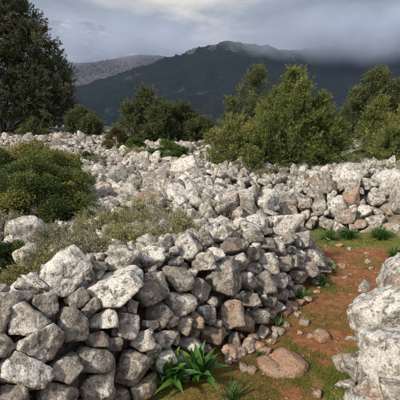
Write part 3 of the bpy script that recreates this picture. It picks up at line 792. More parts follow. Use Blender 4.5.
def pack_wall(name, W, hand, label, sizes, seed, core_drop, group=None, low_ochre=0.0):
    g = np.random.default_rng(seed)
    L, T, N = wall_frame(W)
    prof = W['prof']
    C = []; RAD = []; ROT = []; TINT = []
    for c, r, q, t in hand:
        C.append(np.array(c)); RAD.append(np.array(r)); ROT.append(qmat(q)); TINT.append(t)
    seg = np.linalg.norm(np.diff(prof, axis=0), axis=1); cum = np.concatenate([[0], np.cumsum(seg)])
    for r0, r1, tries, depth in sizes:
        if depth == 0.0: n_face = 10 ** 9
        elif n_face == 10 ** 9: n_face = len(C)
        for _ in range(tries):
            r = g.uniform(r0, r1)
            k = int(g.integers(2, len(L) - 2)); s = g.uniform(0, cum[-1])
            i = min(np.searchsorted(cum, s) - 1, len(seg) - 1); i = max(i, 0)
            f = (s - cum[i]) / seg[i]
            hw = W['hs'][k]
            a = prof[i] * (1, hw); b_ = prof[i + 1] * (1, hw)
            w, z = a * (1 - f) + b_ * f
            d2 = b_ - a; nrm = np.array([-d2[1], d2[0]]); nrm /= np.linalg.norm(nrm) + 1e-9   # outward (up and forward)
            w, z = np.array([w, z]) - nrm * (0.62 * r + depth + g.uniform(-0.02, 0.03))
            c = np.array([L[k, 0] + N[k, 0] * w, L[k, 1] + N[k, 1] * w, z])
            if c[2] < 0.25 * r: c[2] = 0.25 * r
            rad = r * np.array([g.uniform(1.1, 1.75), g.uniform(0.85, 1.15), g.uniform(0.55, 0.85)])
            M = np.array((Matrix.Rotation(g.uniform(0, 6.3), 3, 'Z') @ Matrix.Rotation(g.normal(0, 0.45), 3, 'X') @ Matrix.Rotation(g.normal(0, 0.45), 3, 'Y')))
            if C:
                D = np.array(C) - c; dist = np.linalg.norm(D, axis=1)
                near = np.where(dist < 0.6)[0]
                ok = True
                for j in near:
                    u = D[j] / (dist[j] + 1e-9)
                    if dist[j] < 0.80 * (support(rad, M, u) + support(RAD[j], ROT[j], u)):
                        ok = False; break
                if not ok: continue
            C.append(c); RAD.append(rad); ROT.append(M)
            och = g.uniform(0, 0.3) if g.random() < 0.93 else g.uniform(0.4, 0.8)
            och += low_ochre * max(0, 0.25 - c[2]) * 3.2 * g.uniform(0.2, 1.0)
            TINT.append((g.uniform(0.80, 1.18), min(och, 1.0), g.uniform(0.1, 0.8)))
    C = np.array(C)
    root = empty(name, (float(L[60, 0]), float(L[60, 1]), 0.0))
    tag(root, label, 'stone wall', group)
    base = np.array(root.location)
    # dark earth and small fill deep inside the wall
    ks = np.arange(0, 120, 3); pw = []
    for k in ks:
        row = []
        for w, h in prof:
            ww = w + (core_drop if w < prof[3, 0] else -core_drop if w > prof[3, 0] else 0)
            row.append((L[k, 0] + N[k, 0] * ww, L[k, 1] + N[k, 1] * ww, max(h * W['hs'][k] - core_drop, -0.05)))
        pw.append(row)
    pw = np.array(pw)
    fill = link('earth_fill', grid_mesh('earth_fill', pw[:, :, 0] - base[0], pw[:, :, 1] - base[1], pw[:, :, 2], M_FILL), root)
    # past 300 stones the smallest-looking ones are one mass
    see = np.array([float(np.cbrt(r.prod())) / np.linalg.norm(c - CAMP) * (1.0 if k < n_face else 0.3) * (1.0 if abs(c[0]) < 0.56 * c[1] + 0.1 else 0.2) for k, (c, r) in enumerate(zip(C, RAD))])
    inner = set(np.argsort(-see)[300:].tolist()); mv = []; mf = []; mt = []; nv_ = 0
    wt = np.where(np.arange(len(C)) < len(hand), 1.3, 1.0)
    for i in range(len(C)):
        n, d = own_planes(RAD[i], ROT[i], g, 16 if RAD[i].min() > 0.15 else 5 if i < len(hand) else 4, 0.62 if i < len(hand) else 0.52)
        D = C - C[i]; dist = np.linalg.norm(D, axis=1)
        near = np.where((dist < 0.75) & (dist > 1e-6))[0]
        nn = []; dd = []
        for j in near:
            u = D[j] / dist[j]
            si = support(RAD[i], ROT[i], u); sj = support(RAD[j], ROT[j], u)
            if dist[j] > 1.15 * (si + sj): continue
            nn.append(u); dd.append(max(dist[j] * si * wt[i] / (si * wt[i] + sj * wt[j]) - 0.003, 0.38 * RAD[i].min()))
        if nn:
            n = np.vstack([n, nn]); d = np.concatenate([d, dd])
        size = float(np.cbrt(RAD[i].prod()))
        app = size / np.linalg.norm(C[i] - CAMP)
        lev = 6 if app > 0.12 else 5 if app > 0.05 else 4 if app > 0.016 else 3
        V, F = rock_from_planes(lev, n, d, size, seed * 100 + i, g.uniform(40, 150), 1.15 if size > 0.15 else 1.0)
        if i in inner:
            VV, FF = rock_from_planes(3, n, d, size, seed * 100 + i, 30)
            mv.append(VV + C[i] - base); mf.append(FF + nv_); nv_ += len(VV); mt.append(np.tile((*TINT[i], 1.0), (len(VV), 1)))
            continue
        o = link('stone', mesh_np('stone', V, F, M_STONE, True), root, C[i] - base)
        o.color = (*TINT[i], 1)
    if mv:
        o = link('inner_stones', mesh_np('inner_stones', np.vstack(mv), np.vstack(mf), M_STONE_MASS, True, {'stone_tint': np.vstack(mt)}), root)
        o['kind'] = 'stuff'
    return root, C


wallL, CL = pack_wall('dry_stone_wall', WALL_L, STONES_L, 'long grey dry-stone wall of piled angular stones left of the footpath',
                      [(0.09, 0.125, 700, 0.0), (0.065, 0.09, 1200, 0.0), (0.042, 0.065, 1500, 0.0), (0.03, 0.042, 900, 0.0), (0.05, 0.08, 1200, 0.06), (0.07, 0.10, 600, 0.15)], 11, 0.16, low_ochre=0.8)
wallR, CR = pack_wall('dry_stone_wall', WALL_R, STONES_R, 'pale lichen-covered boulder wall close by on the right of the footpath',
                      [(0.12, 0.17, 400, 0.0), (0.07, 0.11, 600, 0.0), (0.045, 0.065, 700, 0.0)], 12, 0.16)
wallB, CB = pack_wall('dry_stone_wall', WALL_B, STONES_B, 'tumbled pale stone wall with orange stains across the end of the footpath',
                      [(0.12, 0.17, 500, 0.0), (0.08, 0.12, 900, 0.0), (0.05, 0.08, 1500, 0.0), (0.10, 0.14, 300, 0.16)], 13, 0.2, low_ochre=0.8)

# ------------------------------------------------------------------ the rubble field
ROCKS = {}
for lev in (1, 2, 3, 4):
    ROCKS[lev] = []
    for k in range(18):
        g = np.random.default_rng(500 + k)
        rad = np.array([g.uniform(1.1, 1.75), g.uniform(0.8, 1.2), g.uniform(0.42, 0.8)])
        n, d = own_planes(rad, np.eye(3), g, 5, 0.55)
        V, F = rock_from_planes(lev, n, d, 1.0, 900 + k, g.uniform(40, 140))
        ROCKS[lev].append((V, F))
ROCK_ME = [mesh_np('rubble_stone_shape', V, F, M_STONE, True) for V, F in ROCKS[4]]


def mound(x, y):
    """how far the heaped rubble stands above the soil"""
    n = fbm2(x * 0.55, y * 0.55, 3, 77)
    w = sstep(3.4, 4.6, y) * (1 - 0.75 * sstep(12, 22, y))
    r = 1 - 2 * np.abs(fbm2(x * 0.28 + 3, y * 0.42, 2, 78))
    return w * (0.08 + 0.16 * n + 0.16 * np.clip(r - 0.35, 0, 1))


def rubble_amount(x, y):
    """0..1: how thickly stones lie here"""
    x = np.asarray(x, float); y = np.asarray(y, float)
    d = dist_line(x, y, PATH_L[::2])
    a = sstep(0.70, 0.85, d)
    LL, _, NN = wall_frame(WALL_L)
    D = (x.ravel()[:, None] - LL[None, :, 0]) ** 2 + (y.ravel()[:, None] - LL[None, :, 1]) ** 2
    k = D.argmin(1); w = ((x.ravel() - LL[k, 0]) * NN[k, 0] + (y.ravel() - LL[k, 1]) * NN[k, 1]).reshape(x.shape)
    inside = (w > 0.0) & (w < 0.62) & (D.min(1).reshape(x.shape) < 0.8)
    a = np.where(inside, 0, a)
    scrub = sstep(0.3, 1.6, (0.2 - x) * 0.9 + (4.6 - y) * 0.55)          # shrubby strip behind the left wall
    a = a * (1 - 0.86 * scrub)
    n = fbm2(x * 0.35, y * 0.35, 3, 88)
    a = a * (1 - sstep(9.5, 15, y) * (1 - sstep(-0.15, 0.12, n)) * 0.9)
    soil = sstep(0.08, 0.4, fbm2(x * 0.5 + 9, y * 0.5, 3, 99))
    a = a * (1 - 0.75 * soil * sstep(5.5, 8, y))
    return a


rx = warp_axis(-22, 22, 150, 2.5, 1.0); ry = warp_axis(3.2, 46, 150, 3.0, 4.0)
RX, RY = np.meshgrid(rx, ry)
RZ = ground_z(RX, RY) + mound(RX, RY) * np.clip(rubble_amount(RX, RY) * 1.4, 0, 1) - 0.05 + 0.03 * fbm2(RX * 2, RY * 2, 3, 44)
rubble = link('rubble_field', grid_mesh('rubble_field', RX, RY, RZ, M_SOIL))
tag(rubble, 'field of pale tumbled limestone rubble behind the walls', kind='structure')

g = np.random.default_rng(31)
cells = {}
SPOTS = []


def try_spot(x, y, r):
    cs = 0.5
    ci, cj = int(x // cs), int(y // cs)
    for i in (-1, 0, 1):
        for j in (-1, 0, 1):
            for (a, b2, rr) in cells.get((ci + i, cj + j), ()):
                if (a - x) ** 2 + (b2 - y) ** 2 < (0.70 * (r + rr)) ** 2: return False
    cells.setdefault((ci, cj), []).append((x, y, r))
    return True


def scatter(n, y0, y1, r0, r1):
    # denser towards the viewer: sample y so that each strip gets its share of the view
    y = y0 * (y1 / y0) ** g.uniform(0, 1, n)
    x = g.uniform(-1, 1, n) * (y * 0.60 + 1.2)
    am = rubble_amount(x, y); u = g.uniform(0, 1, n); r = g.uniform(r0, r1, n)
    for i in range(n):
        if u[i] < am[i] and try_spot(x[i], y[i], r[i]): SPOTS.append((x[i], y[i], r[i]))


scatter(40, 4.8, 14, 0.17, 0.24)
scatter(500, 3.3, 14, 0.11, 0.15)
scatter(9000, 3.3, 14, 0.075, 0.12)
scatter(20000, 3.3, 12, 0.045, 0.075)
scatter(500, 11, 38, 0.15, 0.26)
scatter(4000, 11, 36, 0.09, 0.15)
scatter(16000, 11, 33, 0.05, 0.09)
SP = np.array(SPOTS)
sz = ground_z(SP[:, 0], SP[:, 1]) + mound(SP[:, 0], SP[:, 1]) * np.clip(rubble_amount(SP[:, 0], SP[:, 1]) * 1.4, 0, 1)
wb = np.maximum(wall_height(WALL_B, SP[:, 0], SP[:, 1]), np.maximum(wall_height(WALL_L, SP[:, 0], SP[:, 1]), wall_height(WALL_R, SP[:, 0], SP[:, 1])))
keep = wb < 0.12
SP = SP[keep]; sz = sz[keep]
depth = SP[:, 1] + 0.2
inview = (np.abs(SP[:, 0]) < depth * 0.54)
app = np.where(inview, SP[:, 2] / depth, 0)
rank = np.argsort(-app)
top300 = set(rank[:300].tolist()); mid_set = set(rank[300:1500].tolist())
mass_V = []; mass_F = []; mass_T = []; nv = 0
for i in range(len(SP)):
    x, y, r = SP[i]
    M = np.array(Matrix.Rotation(g.uniform(0, 6.3), 3, 'Z') @ Matrix.Rotation(g.normal(0, 0.65), 3, 'X') @ Matrix.Rotation(g.normal(0, 0.65), 3, 'Y'))
    z = sz[i] + r * g.uniform(-0.05, 0.5)
    k = int(g.integers(0, 18))
    tint = (g.uniform(0.72, 1.28), g.uniform(0, 0.3) if g.random() < 0.94 else g.uniform(0.35, 0.75), g.uniform(0.1, 0.9))
    s = r * g.uniform(0.95, 1.15)
    if i in top300:
        o = link('stone', ROCK_ME[k], rubble, (x, y, z))
        o.rotation_euler = Matrix(M.tolist()).to_euler(); o.scale = (s, s, s); o.color = (*tint, 1)
    else:
        V, F = ROCKS[3 if i in mid_set else 1 if y > 15 else 2][k]
        mass_V.append((V * s) @ M.T + (x, y, z)); mass_F.append(F + nv); nv += len(V)
        mass_T.append(np.tile((*tint, 1.0), (len(V), 1)))
me = mesh_np('small_rubble', np.vstack(mass_V), np.vstack(mass_F), M_STONE_MASS, False, {'stone_tint': np.vstack(mass_T)})
o = link('small_rubble', me, rubble); o['kind'] = 'stuff'
print('rubble stones', len(SP), 'mass tris', sum(len(f) for f in mass_F), 'walls', len(CL), len(CR), len(CB))
# ------------------------------------------------------------------ plants
def leaves(base, dirn, ln, wd, tint, g, mid_at=0.45):
    """diamond leaves: four corners each"""
    n = len(base)
    side = np.cross(dirn, rand_unit(n, g)); side /= np.linalg.norm(side, axis=1, keepdims=True) + 1e-9
    nor = np.cross(dirn, side)
    ln = np.broadcast_to(ln, n)[:, None]; wd = np.broadcast_to(wd, n)[:, None]
    m = base + dirn * ln * mid_at + nor * wd * 0.15
    V = np.stack([base, m + side * wd * 0.5, base + dirn * ln, m - side * wd * 0.5], 1).reshape(-1, 3)
    F = np.arange(4 * n).reshape(n, 4)
    return V, F, np.repeat(np.clip(tint, 0, 1), 4)


def tri(vft):
    """small leaves and needles: one triangle each"""
    V, F, t = vft
    V = V.reshape(-1, 4, 3)[:, [1, 2, 3]].reshape(-1, 3)
    return V, np.arange(len(V)).reshape(-1, 3), t.reshape(-1, 4)[:, :3].ravel()


def tubes(p0, p1, r0, r1, k=5):
    p0 = np.asarray(p0, float); p1 = np.asarray(p1, float); n = len(p0)
    ax = p1 - p0; ax /= np.linalg.norm(ax, axis=1, keepdims=True) + 1e-9
    ref = np.where(np.abs(ax[:, 2:3]) > 0.9, [[1.0, 0, 0]], [[0, 0, 1.0]])
    s = np.cross(ax, ref); s /= np.linalg.norm(s, axis=1, keepdims=True); t = np.cross(ax, s)
    a = np.arange(k) / k * 2 * np.pi
    off = s[:, None] * np.cos(a)[None, :, None] + t[:, None] * np.sin(a)[None, :, None]
    r0 = np.broadcast_to(r0, n)[:, None, None]; r1 = np.broadcast_to(r1, n)[:, None, None]
    V = np.concatenate([p0[:, None] + off * r0, p1[:, None] + off * r1], 1).reshape(-1, 3)
    f = np.array([[i, (i + 1) % k, k + (i + 1) % k, k + i] for i in range(k)])
    F = (f[None] + 2 * k * np.arange(n)[:, None, None]).reshape(-1, 4)
    return V, F


def norm(v):
    return v / (np.linalg.norm(v, axis=-1, keepdims=True) + 1e-9)


def conifer(name, loc, h, rad, label, mat, seed, n_br=260, n_spray=9, n_leaf=26, leaf=(0.05, 0.013), shape='cone', spray=0.16,
            low=0.04, lean=(0.0, 0.0), gold=0.3, gaps=0.25, group=None, trunk_r=None, category='tree', clump=2.2, parts=('trunk', 'crown'), leaders=None, n_lead=6):
    """evergreen: trunk with limbs and a crown of many small sprays along its branches"""
    g = np.random.default_rng(seed)
    root = empty(name, loc); tag(root, label, category, group)
    tr = trunk_r or h * 0.03
    if leaders is None:                        # several pointed leaders share one crown
        leaders = [(0.0, 0.0, 1.0, 0.66)]
        for q_ in range(n_lead):
            a_ = q_ * 2.4 + g.uniform(-0.5, 0.5); o_ = g.uniform(0.30, 0.72)
            leaders.append((math.cos(a_) * o_, math.sin(a_) * o_, (1.02 - 0.62 * o_ ** 1.3) * g.uniform(0.82, 1.04), g.uniform(0.36, 0.52) * (1.15 - 0.4 * o_)))
    wts = np.array([q_[2] * q_[3] ** 1.5 for q_ in leaders]); wts /= wts.sum()
    acc = {k_: [] for k_ in ('hf', 'lump', 'L', 'D', 'S')}
    for li, (ox, oy, lh, lr_) in enumerate(leaders):
        m_ = max(12, int(n_br * wts[li])); H = h * lh; Rl = rad * lr_
        u = g.uniform(0, 1, m_) ** 0.85
        hf = low + (1 - low) * u
        if shape == 'cone': prof = np.clip(1.05 - hf, 0, 1) ** 0.72 * (0.55 + 0.45 * sstep(low, 0.22, hf)) + 0.05
        elif shape == 'round': prof = np.clip(1.05 - hf, 0, 1) ** 0.52 * (0.6 + 0.4 * sstep(low, 0.25, hf)) + 0.04
        else: prof = np.clip(1.04 - hf, 0, 1) ** 0.5 * (0.6 + 0.4 * sstep(low, 0.35, hf))
        az = g.uniform(0, 2 * np.pi, m_)
        lump = vnoise(np.stack([np.cos(az) * clump, np.sin(az) * clump, hf * 6.0 + li * 9], 1), seed)
        lump2 = vnoise(np.stack([np.cos(az) * clump * 2.2, np.sin(az) * clump * 2.2, hf * 15.0 + li * 5], 1), seed + 9)
        L = Rl * prof * (0.92 + 0.26 * lump + 0.30 * lump2 + g.uniform(-0.08, 0.14, m_))
        up = R(8) + R(50) * hf ** 1.5 + g.normal(0, 0.16, m_)
        if shape == 'wide': up = R(-6) + R(40) * hf ** 2 + g.normal(0, 0.14, m_)
        D = np.stack([np.cos(az) * np.cos(up), np.sin(az) * np.cos(up), np.sin(up)], 1)
        S = np.stack([lean[0] * hf + ox * rad, lean[1] * hf + oy * rad, hf * H - np.sin(up) * L * 0.75], 1)
        S[:, 2] = np.clip(S[:, 2], 0.03 * h, H * 0.97)
        for k_, v_ in (('hf', hf), ('lump', lump + 0.5 * lump2), ('L', L), ('D', D), ('S', S)): acc[k_].append(v_)
    hf, lump, L = (np.concatenate(acc[k_]) for k_ in ('hf', 'lump', 'L')); D = np.vstack(acc['D']); S = np.vstack(acc['S'])
    n_br = len(L)
    keep = lump > -1.2 + gaps * 2 * 0.75
    # limbs
    lk = np.where(keep & (L > 0.25 * rad))[0][:90]
    V1, F1 = tubes(S[lk], S[lk] + D[lk] * L[lk, None] * 0.8, tr * 0.22 * (1.1 - hf[lk]) + 0.003, tr * 0.05 + 0.001, 4)
    zz = np.linspace(-0.05 * h, 0.92 * h, 9)
    pts = np.stack([lean[0] * zz / h + 0.02 * h * np.sin(zz * 3 / h + seed) * (zz > 0), lean[1] * zz / h + 0 * zz, zz], 1)
    rr = tr * np.array([1.5, 1.05, 0.9, 0.75, 0.62, 0.5, 0.36, 0.22, 0.1])
    V2, F2 = tubes(pts[:-1], pts[1:], rr[:-1], rr[1:], 8)
    lp0 = np.array([(ox * rad * 0.15, oy * rad * 0.15, 0.02 * h) for ox, oy, _, _ in leaders]); lp1 = np.array([(ox * rad, oy * rad, 0.35 * h * lh) for ox, oy, lh, _ in leaders])
    lp2 = np.array([(ox * rad, oy * rad, 0.9 * h * lh) for ox, oy, lh, _ in leaders])
    V3, F3 = tubes(np.vstack([lp0, lp1]), np.vstack([lp1, lp2]), np.r_[np.full(len(lp0), tr * 0.32), np.full(len(lp0), tr * 0.25)], np.r_[np.full(len(lp0), tr * 0.25), np.full(len(lp0), tr * 0.06)], 6)
    F3 = F3 + len(V2) + len(V1)
    link(parts[0], mesh_np(parts[0], np.vstack([V2, V1, V3]), np.vstack([F2, F1 + len(V2), F3]), M_BARK), root)
    # sprays
    idx = np.repeat(np.where(keep)[0], n_spray); m = len(idx)
    t = 1 - g.uniform(0, 1, m) ** 1.6 * 0.72
    side = norm(np.cross(D[idx], rand_unit(m, g)))
    O = S[idx] + D[idx] * (L[idx] * t)[:, None] + side * (L[idx] * (1.05 - t) * g.uniform(0, 0.55, m))[:, None] + g.normal(0, spray * 0.25, (m, 3))
    SD = norm(D[idx] * 0.75 + side * 0.45 + np.array([0, 0, 0.42]) + g.normal(0, 0.38, (m, 3)))
    sl = spray * g.uniform(0.6, 1.3, m)
    stint = 0.36 + 0.17 * lump[idx] + g.normal(0, 0.12, m) + gold * (t - 0.7) + gold * 0.45 * hf[idx]
    j = np.repeat(np.arange(m), n_leaf); q = len(j)
    a = g.uniform(0, 1, q)
    B = O[j] + SD[j] * (sl[j] * a)[:, None] + g.normal(0, 1, (q, 3)) * (spray * 0.13 * (1.15 - a))[:, None]
    LD = norm(SD[j] * 0.8 + g.normal(0, 0.5, (q, 3)))
    B[:, 2] = np.maximum(B[:, 2], 0.01)
    V, F, tt = leaves(B, LD, leaf[0] * g.uniform(0.6, 1.3, q), leaf[1] * g.uniform(0.7, 1.3, q), stint[j] + gold * 0.35 * (a - 0.5) + g.normal(0, 0.07, q), g, 0.12)
    V, F, tt = tri((V, F, tt))
    link(parts[1], mesh_np(parts[1], V, F, mat, False, {'tint': tt}), root)
    return root


def mound_shrub(name, loc, rx_, ry_, h, label, mat, seed, n=40000, leaf=(0.028, 0.016), lobes=45, gold=0.25, group=None, thick=0.35, mid=0.34):
    """dense evergreen bush: many leaf-covered lobes on a low dome"""
    g = np.random.default_rng(seed)
    root = empty(name, loc); tag(root, label, 'shrub', group)
    v = rand_unit(lobes, g); v[:, 2] = np.abs(v[:, 2]) * 1.0
    C = v * np.array([rx_, ry_, h]) * g.uniform(0.55, 0.92, (lobes, 1))
    lr = g.uniform(0.15, 0.34, lobes) * (rx_ * ry_ * h) ** (1 / 3)
    ltint = g.normal(0, 0.16, lobes)
    # twigs to every lobe
    V1, F1 = tubes(np.tile([[0, 0, -0.03]], (lobes, 1)) + g.normal(0, 0.06 * rx_, (lobes, 3)) * [1, 1, 0], C, 0.018 * h + 0.004, 0.003, 4)
    link('stems', mesh_np('stems', V1, F1, M_BARK), root)
    k = g.integers(0, lobes, n)
    d = rand_unit(n, g); d[:, 2] = np.where(g.random(n) < 0.7, np.abs(d[:, 2]), d[:, 2])
    d = norm(d + 0.5 * norm(C[k]))
    rr = lr[k] * (1 - thick * g.uniform(0, 1, n) ** 1.5) * (1 + 0.28 * vnoise(d * 3.1 + k[:, None] * 3.3, seed))
    B = C[k] + d * rr[:, None]
    ok = B[:, 2] > 0.0
    B = B[ok]; d = d[ok]; k = k[ok]; q = len(B)
    LD = norm(d * 0.55 + g.normal(0, 0.6, (q, 3)) + [0, 0, 0.25])
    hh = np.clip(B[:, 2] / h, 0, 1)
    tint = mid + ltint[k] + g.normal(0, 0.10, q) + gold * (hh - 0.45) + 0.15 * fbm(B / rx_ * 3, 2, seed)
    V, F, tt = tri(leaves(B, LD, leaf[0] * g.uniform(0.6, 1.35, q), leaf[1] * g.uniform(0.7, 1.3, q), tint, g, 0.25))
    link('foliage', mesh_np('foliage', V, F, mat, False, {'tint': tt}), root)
    return root


def thorn_shrub(name, loc, rad, h, label, mat, seed, n_st=70, n_leaf=26, leaf=(0.022, 0.008), group=None, tone=0.5):
    """open low phrygana bush: pale twigs forking outwards with small leaves"""
    g = np.random.default_rng(seed)
    root = empty(name, loc); tag(root, label, 'shrub', group)
    az = g.uniform(0, 6.3, n_st); rr = np.sqrt(g.uniform(0, 1, n_st))
    tip = np.stack([np.cos(az) * rr * rad, np.sin(az) * rr * rad, h * np.sqrt(np.clip(1.05 - rr ** 2, 0.05, 1)) * g.uniform(0.6, 1.1, n_st)], 1)
    b0 = tip * [0.15, 0.15, 0] + g.normal(0, 0.02, (n_st, 3)) * [1, 1, 0] - [0, 0, 0.03]
    mid = b0 * 0.45 + tip * 0.55 + g.normal(0, 0.02, (n_st, 3)) + [0, 0, 0.04 * h]
    p0 = [b0, mid]; p1 = [mid, tip]; r0 = [np.full(n_st, 0.0042), np.full(n_st, 0.0030)]; r1 = [np.full(n_st, 0.0030), np.full(n_st, 0.0012)]
    for _ in range(3):
        f = g.uniform(0.3, 0.95, n_st)[:, None]
        s = mid * (1 - f) + tip * f
        e = s + norm(tip - b0) * g.uniform(0.03, 0.10, (n_st, 1)) * rad / 0.35 + g.normal(0, 0.035, (n_st, 3)) * rad / 0.35
        p0.append(s); p1.append(e); r0.append(np.full(n_st, 0.002)); r1.append(np.full(n_st, 0.0008))
    p0 = np.vstack(p0); p1 = np.vstack(p1)
    V1, F1 = tubes(p0, p1, np.concatenate(r0), np.concatenate(r1), 3)
    link('stems', mesh_np('stems', V1, F1, M_TWIG), root)
    # leaves along the upper twigs
    sel = np.arange(n_st, len(p0)); j = np.repeat(sel, n_leaf); q = len(j)
    f = g.uniform(0.25, 1.05, q)[:, None]
    B = p0[j] * (1 - f) + p1[j] * f + g.normal(0, 0.010, (q, 3)) * rad / 0.35
    LD = norm(norm(p1[j] - p0[j]) * 0.5 + g.normal(0, 0.6, (q, 3)) + [0, 0, 0.2])
    tw = g.normal(0, 0.13, len(p0))
    V, F, tt = tri(leaves(B, LD, leaf[0] * g.uniform(0.6, 1.4, q), leaf[1] * g.uniform(0.7, 1.3, q), tone + tw[j] + g.normal(0, 0.12, q), g, 0.25))
    link('foliage', mesh_np('foliage', V, F, mat, False, {'tint': tt}), root)
    return root


def gz(x, y):
    return float(ground_z(np.array([x]), np.array([y]))[0])


def at(x, y, dz=-0.03):
    return (x, y, gz(x, y) + dz)


M_JUN = leaf_material('juniper_foliage', (0.034, 0.062, 0.018), (0.115, 0.16, 0.042), (0.33, 0.29, 0.08))
M_JUN_DK = leaf_material('dark_juniper_foliage', (0.030, 0.046, 0.020), (0.092, 0.115, 0.042), (0.24, 0.215, 0.08))
M_CEDAR = leaf_material('cedar_foliage', (0.022, 0.032, 0.018), (0.068, 0.080, 0.040), (0.20, 0.18, 0.09))
M_OAK = leaf_material('holly_oak_foliage', (0.034, 0.058, 0.018), (0.098, 0.135, 0.036), (0.31, 0.26, 0.065), 0.5)
M_GREEN = leaf_material('bright_shrub_foliage', (0.046, 0.085, 0.018), (0.098, 0.163, 0.036), (0.195, 0.247, 0.065))
M_PHRY = leaf_material('grey_scrub_foliage', (0.15, 0.145, 0.085), (0.29, 0.275, 0.17), (0.46, 0.43, 0.29), 0.8, 0.2, 0.1)
M_SPURGE = leaf_material('spurge_foliage', (0.14, 0.14, 0.05), (0.27, 0.26, 0.105), (0.42, 0.39, 0.20), 0.7, 0.25, 0.15)
M_RUST = leaf_material('rusty_scrub_foliage', (0.065, 0.046, 0.021), (0.111, 0.111, 0.034), (0.195, 0.169, 0.052), 0.7)

# trees, nearest the middle first
conifer('juniper_tree', at(2.20, 9.3), 2.36, 1.48, 'broad yellow-green juniper tree in the middle of the rubble', M_JUN, 1, 620, 11, 26, (0.046, 0.014), 'cone', 0.16, gold=0.40, gaps=0.08, clump=2.6, n_lead=9)
conifer('juniper_tree', at(1.60, 11.6), 2.62, 1.5, 'darker pointed juniper tree behind the left of the broad middle one', M_JUN_DK, 2, 340, 10, 20, (0.058, 0.016), 'cone', 0.19, gold=0.35, gaps=0.12)
conifer('juniper_bush', at(0.80, 9.1), 1.34, 1.02, 'low juniper bush with golden tips left of the broad juniper', M_JUN, 3, 260, 10, 22, (0.045, 0.012), 'round', 0.14, gold=0.62, gaps=0.08, category='shrub', parts=('stems', 'foliage'))
conifer('juniper_bush', at(3.35, 10.4), 1.5, 0.62, 'dark juniper bush tucked behind the right side of the broad juniper', M_JUN_DK, 4, 170, 9, 20, (0.05, 0.014), 'round', 0.15, gold=0.2, category='shrub', parts=('stems', 'foliage'))
conifer('oak_tree', at(8.65, 19.6), 3.3, 2.2, 'round olive-green tree standing apart on the right', M_JUN_DK, 5, 430, 11, 20, (0.095, 0.028), 'round', 0.28, gold=0.35, gaps=0.1)
conifer('juniper_tree', at(6.1, 13.4), 2.0, 0.8, 'slim light green juniper in front of the round olive-green tree', M_JUN, 6, 190, 10, 20, (0.065, 0.018), 'cone', 0.17, gold=0.45)
conifer('juniper_bush', at(5.8, 11.0), 1.6, 1.25, 'spreading yellow-green juniper bush at the right edge', M_JUN, 7, 300, 11, 22, (0.055, 0.015), 'round', 0.17, gold=0.55, gaps=0.08, category='shrub', parts=('stems', 'foliage'))
conifer('juniper_tree', at(9.8, 17.0), 2.2, 1.2, 'dark green tree half out of view at the right edge', M_JUN_DK, 8, 240, 10, 18, (0.09, 0.026), 'round', 0.26, gold=0.3)
conifer('cedar_tree', at(-14.5, 28.5), 11.4, 5.0, 'tall broad dark evergreen tree filling the left edge', M_CEDAR, 9, 720, 12, 24, (0.17, 0.055), 'wide', 0.5, low=0.09, gold=0.38, gaps=0.14, trunk_r=0.30, clump=2.4,
        leaders=[(0, 0, 1.0, 0.62), (0.28, -0.2, 0.88, 0.42), (0.48, 0.1, 0.76, 0.40), (0.62, -0.3, 0.62, 0.36), (0.80, 0.1, 0.55, 0.32), (0.93, -0.1, 0.44, 0.26), (0.80, -0.35, 0.36, 0.30),
                 (-0.45, -0.2, 0.82, 0.42), (-0.75, 0.1, 0.6, 0.36), (0.25, -0.5, 0.5, 0.36), (0.5, 0.4, 0.5, 0.36)])
conifer('oak_tree', at(-2.30, 17.2), 2.3, 1.65, 'dark olive tree with a peaked crown left of centre', M_JUN_DK, 11, 330, 10, 20, (0.08, 0.024), 'round', 0.23, gold=0.28, gaps=0.1)
conifer('oak_tree', at(-0.80, 17.9), 1.65, 1.55, 'lower dark olive tree joined to the right of the peaked one', M_JUN_DK, 12, 300, 10, 20, (0.08, 0.024), 'round', 0.23, gold=0.15, gaps=0.1)
conifer('juniper_bush', at(-7.9, 26.0), 1.6, 1.4, 'round bush just right of the tall dark evergreen', M_JUN_DK, 13, 200, 9, 18, (0.12, 0.034), 'round', 0.3, gold=0.35, category='shrub', parts=('stems', 'foliage'))
conifer('juniper_bush', at(-10.9, 25.5), 1.0, 0.9, 'small dark bush under the tall evergreen', M_JUN_DK, 14, 120, 9, 18, (0.12, 0.034), 'round', 0.28, gold=0.4, category='shrub', parts=('stems', 'foliage'))

# bushes
mound_shrub('oak_bush', at(-1.98, 4.75), 0.70, 0.62, 0.68, 'dense dark green holly-oak bush with a rounded front', M_OAK, 21, 80000, (0.023, 0.017), 60, 0.22)
mound_shrub('oak_bush', at(-2.65, 5.75), 1.05, 0.70, 0.84, 'wider olive-gold bush behind the dense dark green one', M_OAK, 22, 85000, (0.030, 0.021), 55, 0.55, mid=0.42)
mound_shrub('oak_bush', at(-1.80, 3.05), 0.30, 0.30, 0.36, 'small dark bush at the left edge behind the wall', M_OAK, 23, 24000, (0.018, 0.013), 26, 0.15, mid=0.22)
mound_shrub('oak_bush', at(-0.92, 11.6), 0.72, 0.50, 0.62, 'bright green bush below the lower dark olive tree', M_GREEN, 24, 26000, (0.038, 0.026), 34, 0.2)
mound_shrub('oak_bush', at(-2.35, 13.6), 0.55, 0.45, 0.62, 'green bush at the foot of the peaked olive tree', M_GREEN, 25, 15000, (0.045, 0.03), 26, 0.1, mid=0.22)
mound_shrub('oak_bush', at(-3.2, 14.8), 0.60, 0.5, 0.85, 'rusty brown-green bush left of the peaked olive tree', M_RUST, 26, 11000, (0.055, 0.03), 26, 0.2)
mound_shrub('oak_bush', at(-0.88, 8.4), 0.36, 0.26, 0.24, 'low rusty-edged bush among the rubble stones', M_RUST, 27, 8000, (0.035, 0.018), 24, 0.2)
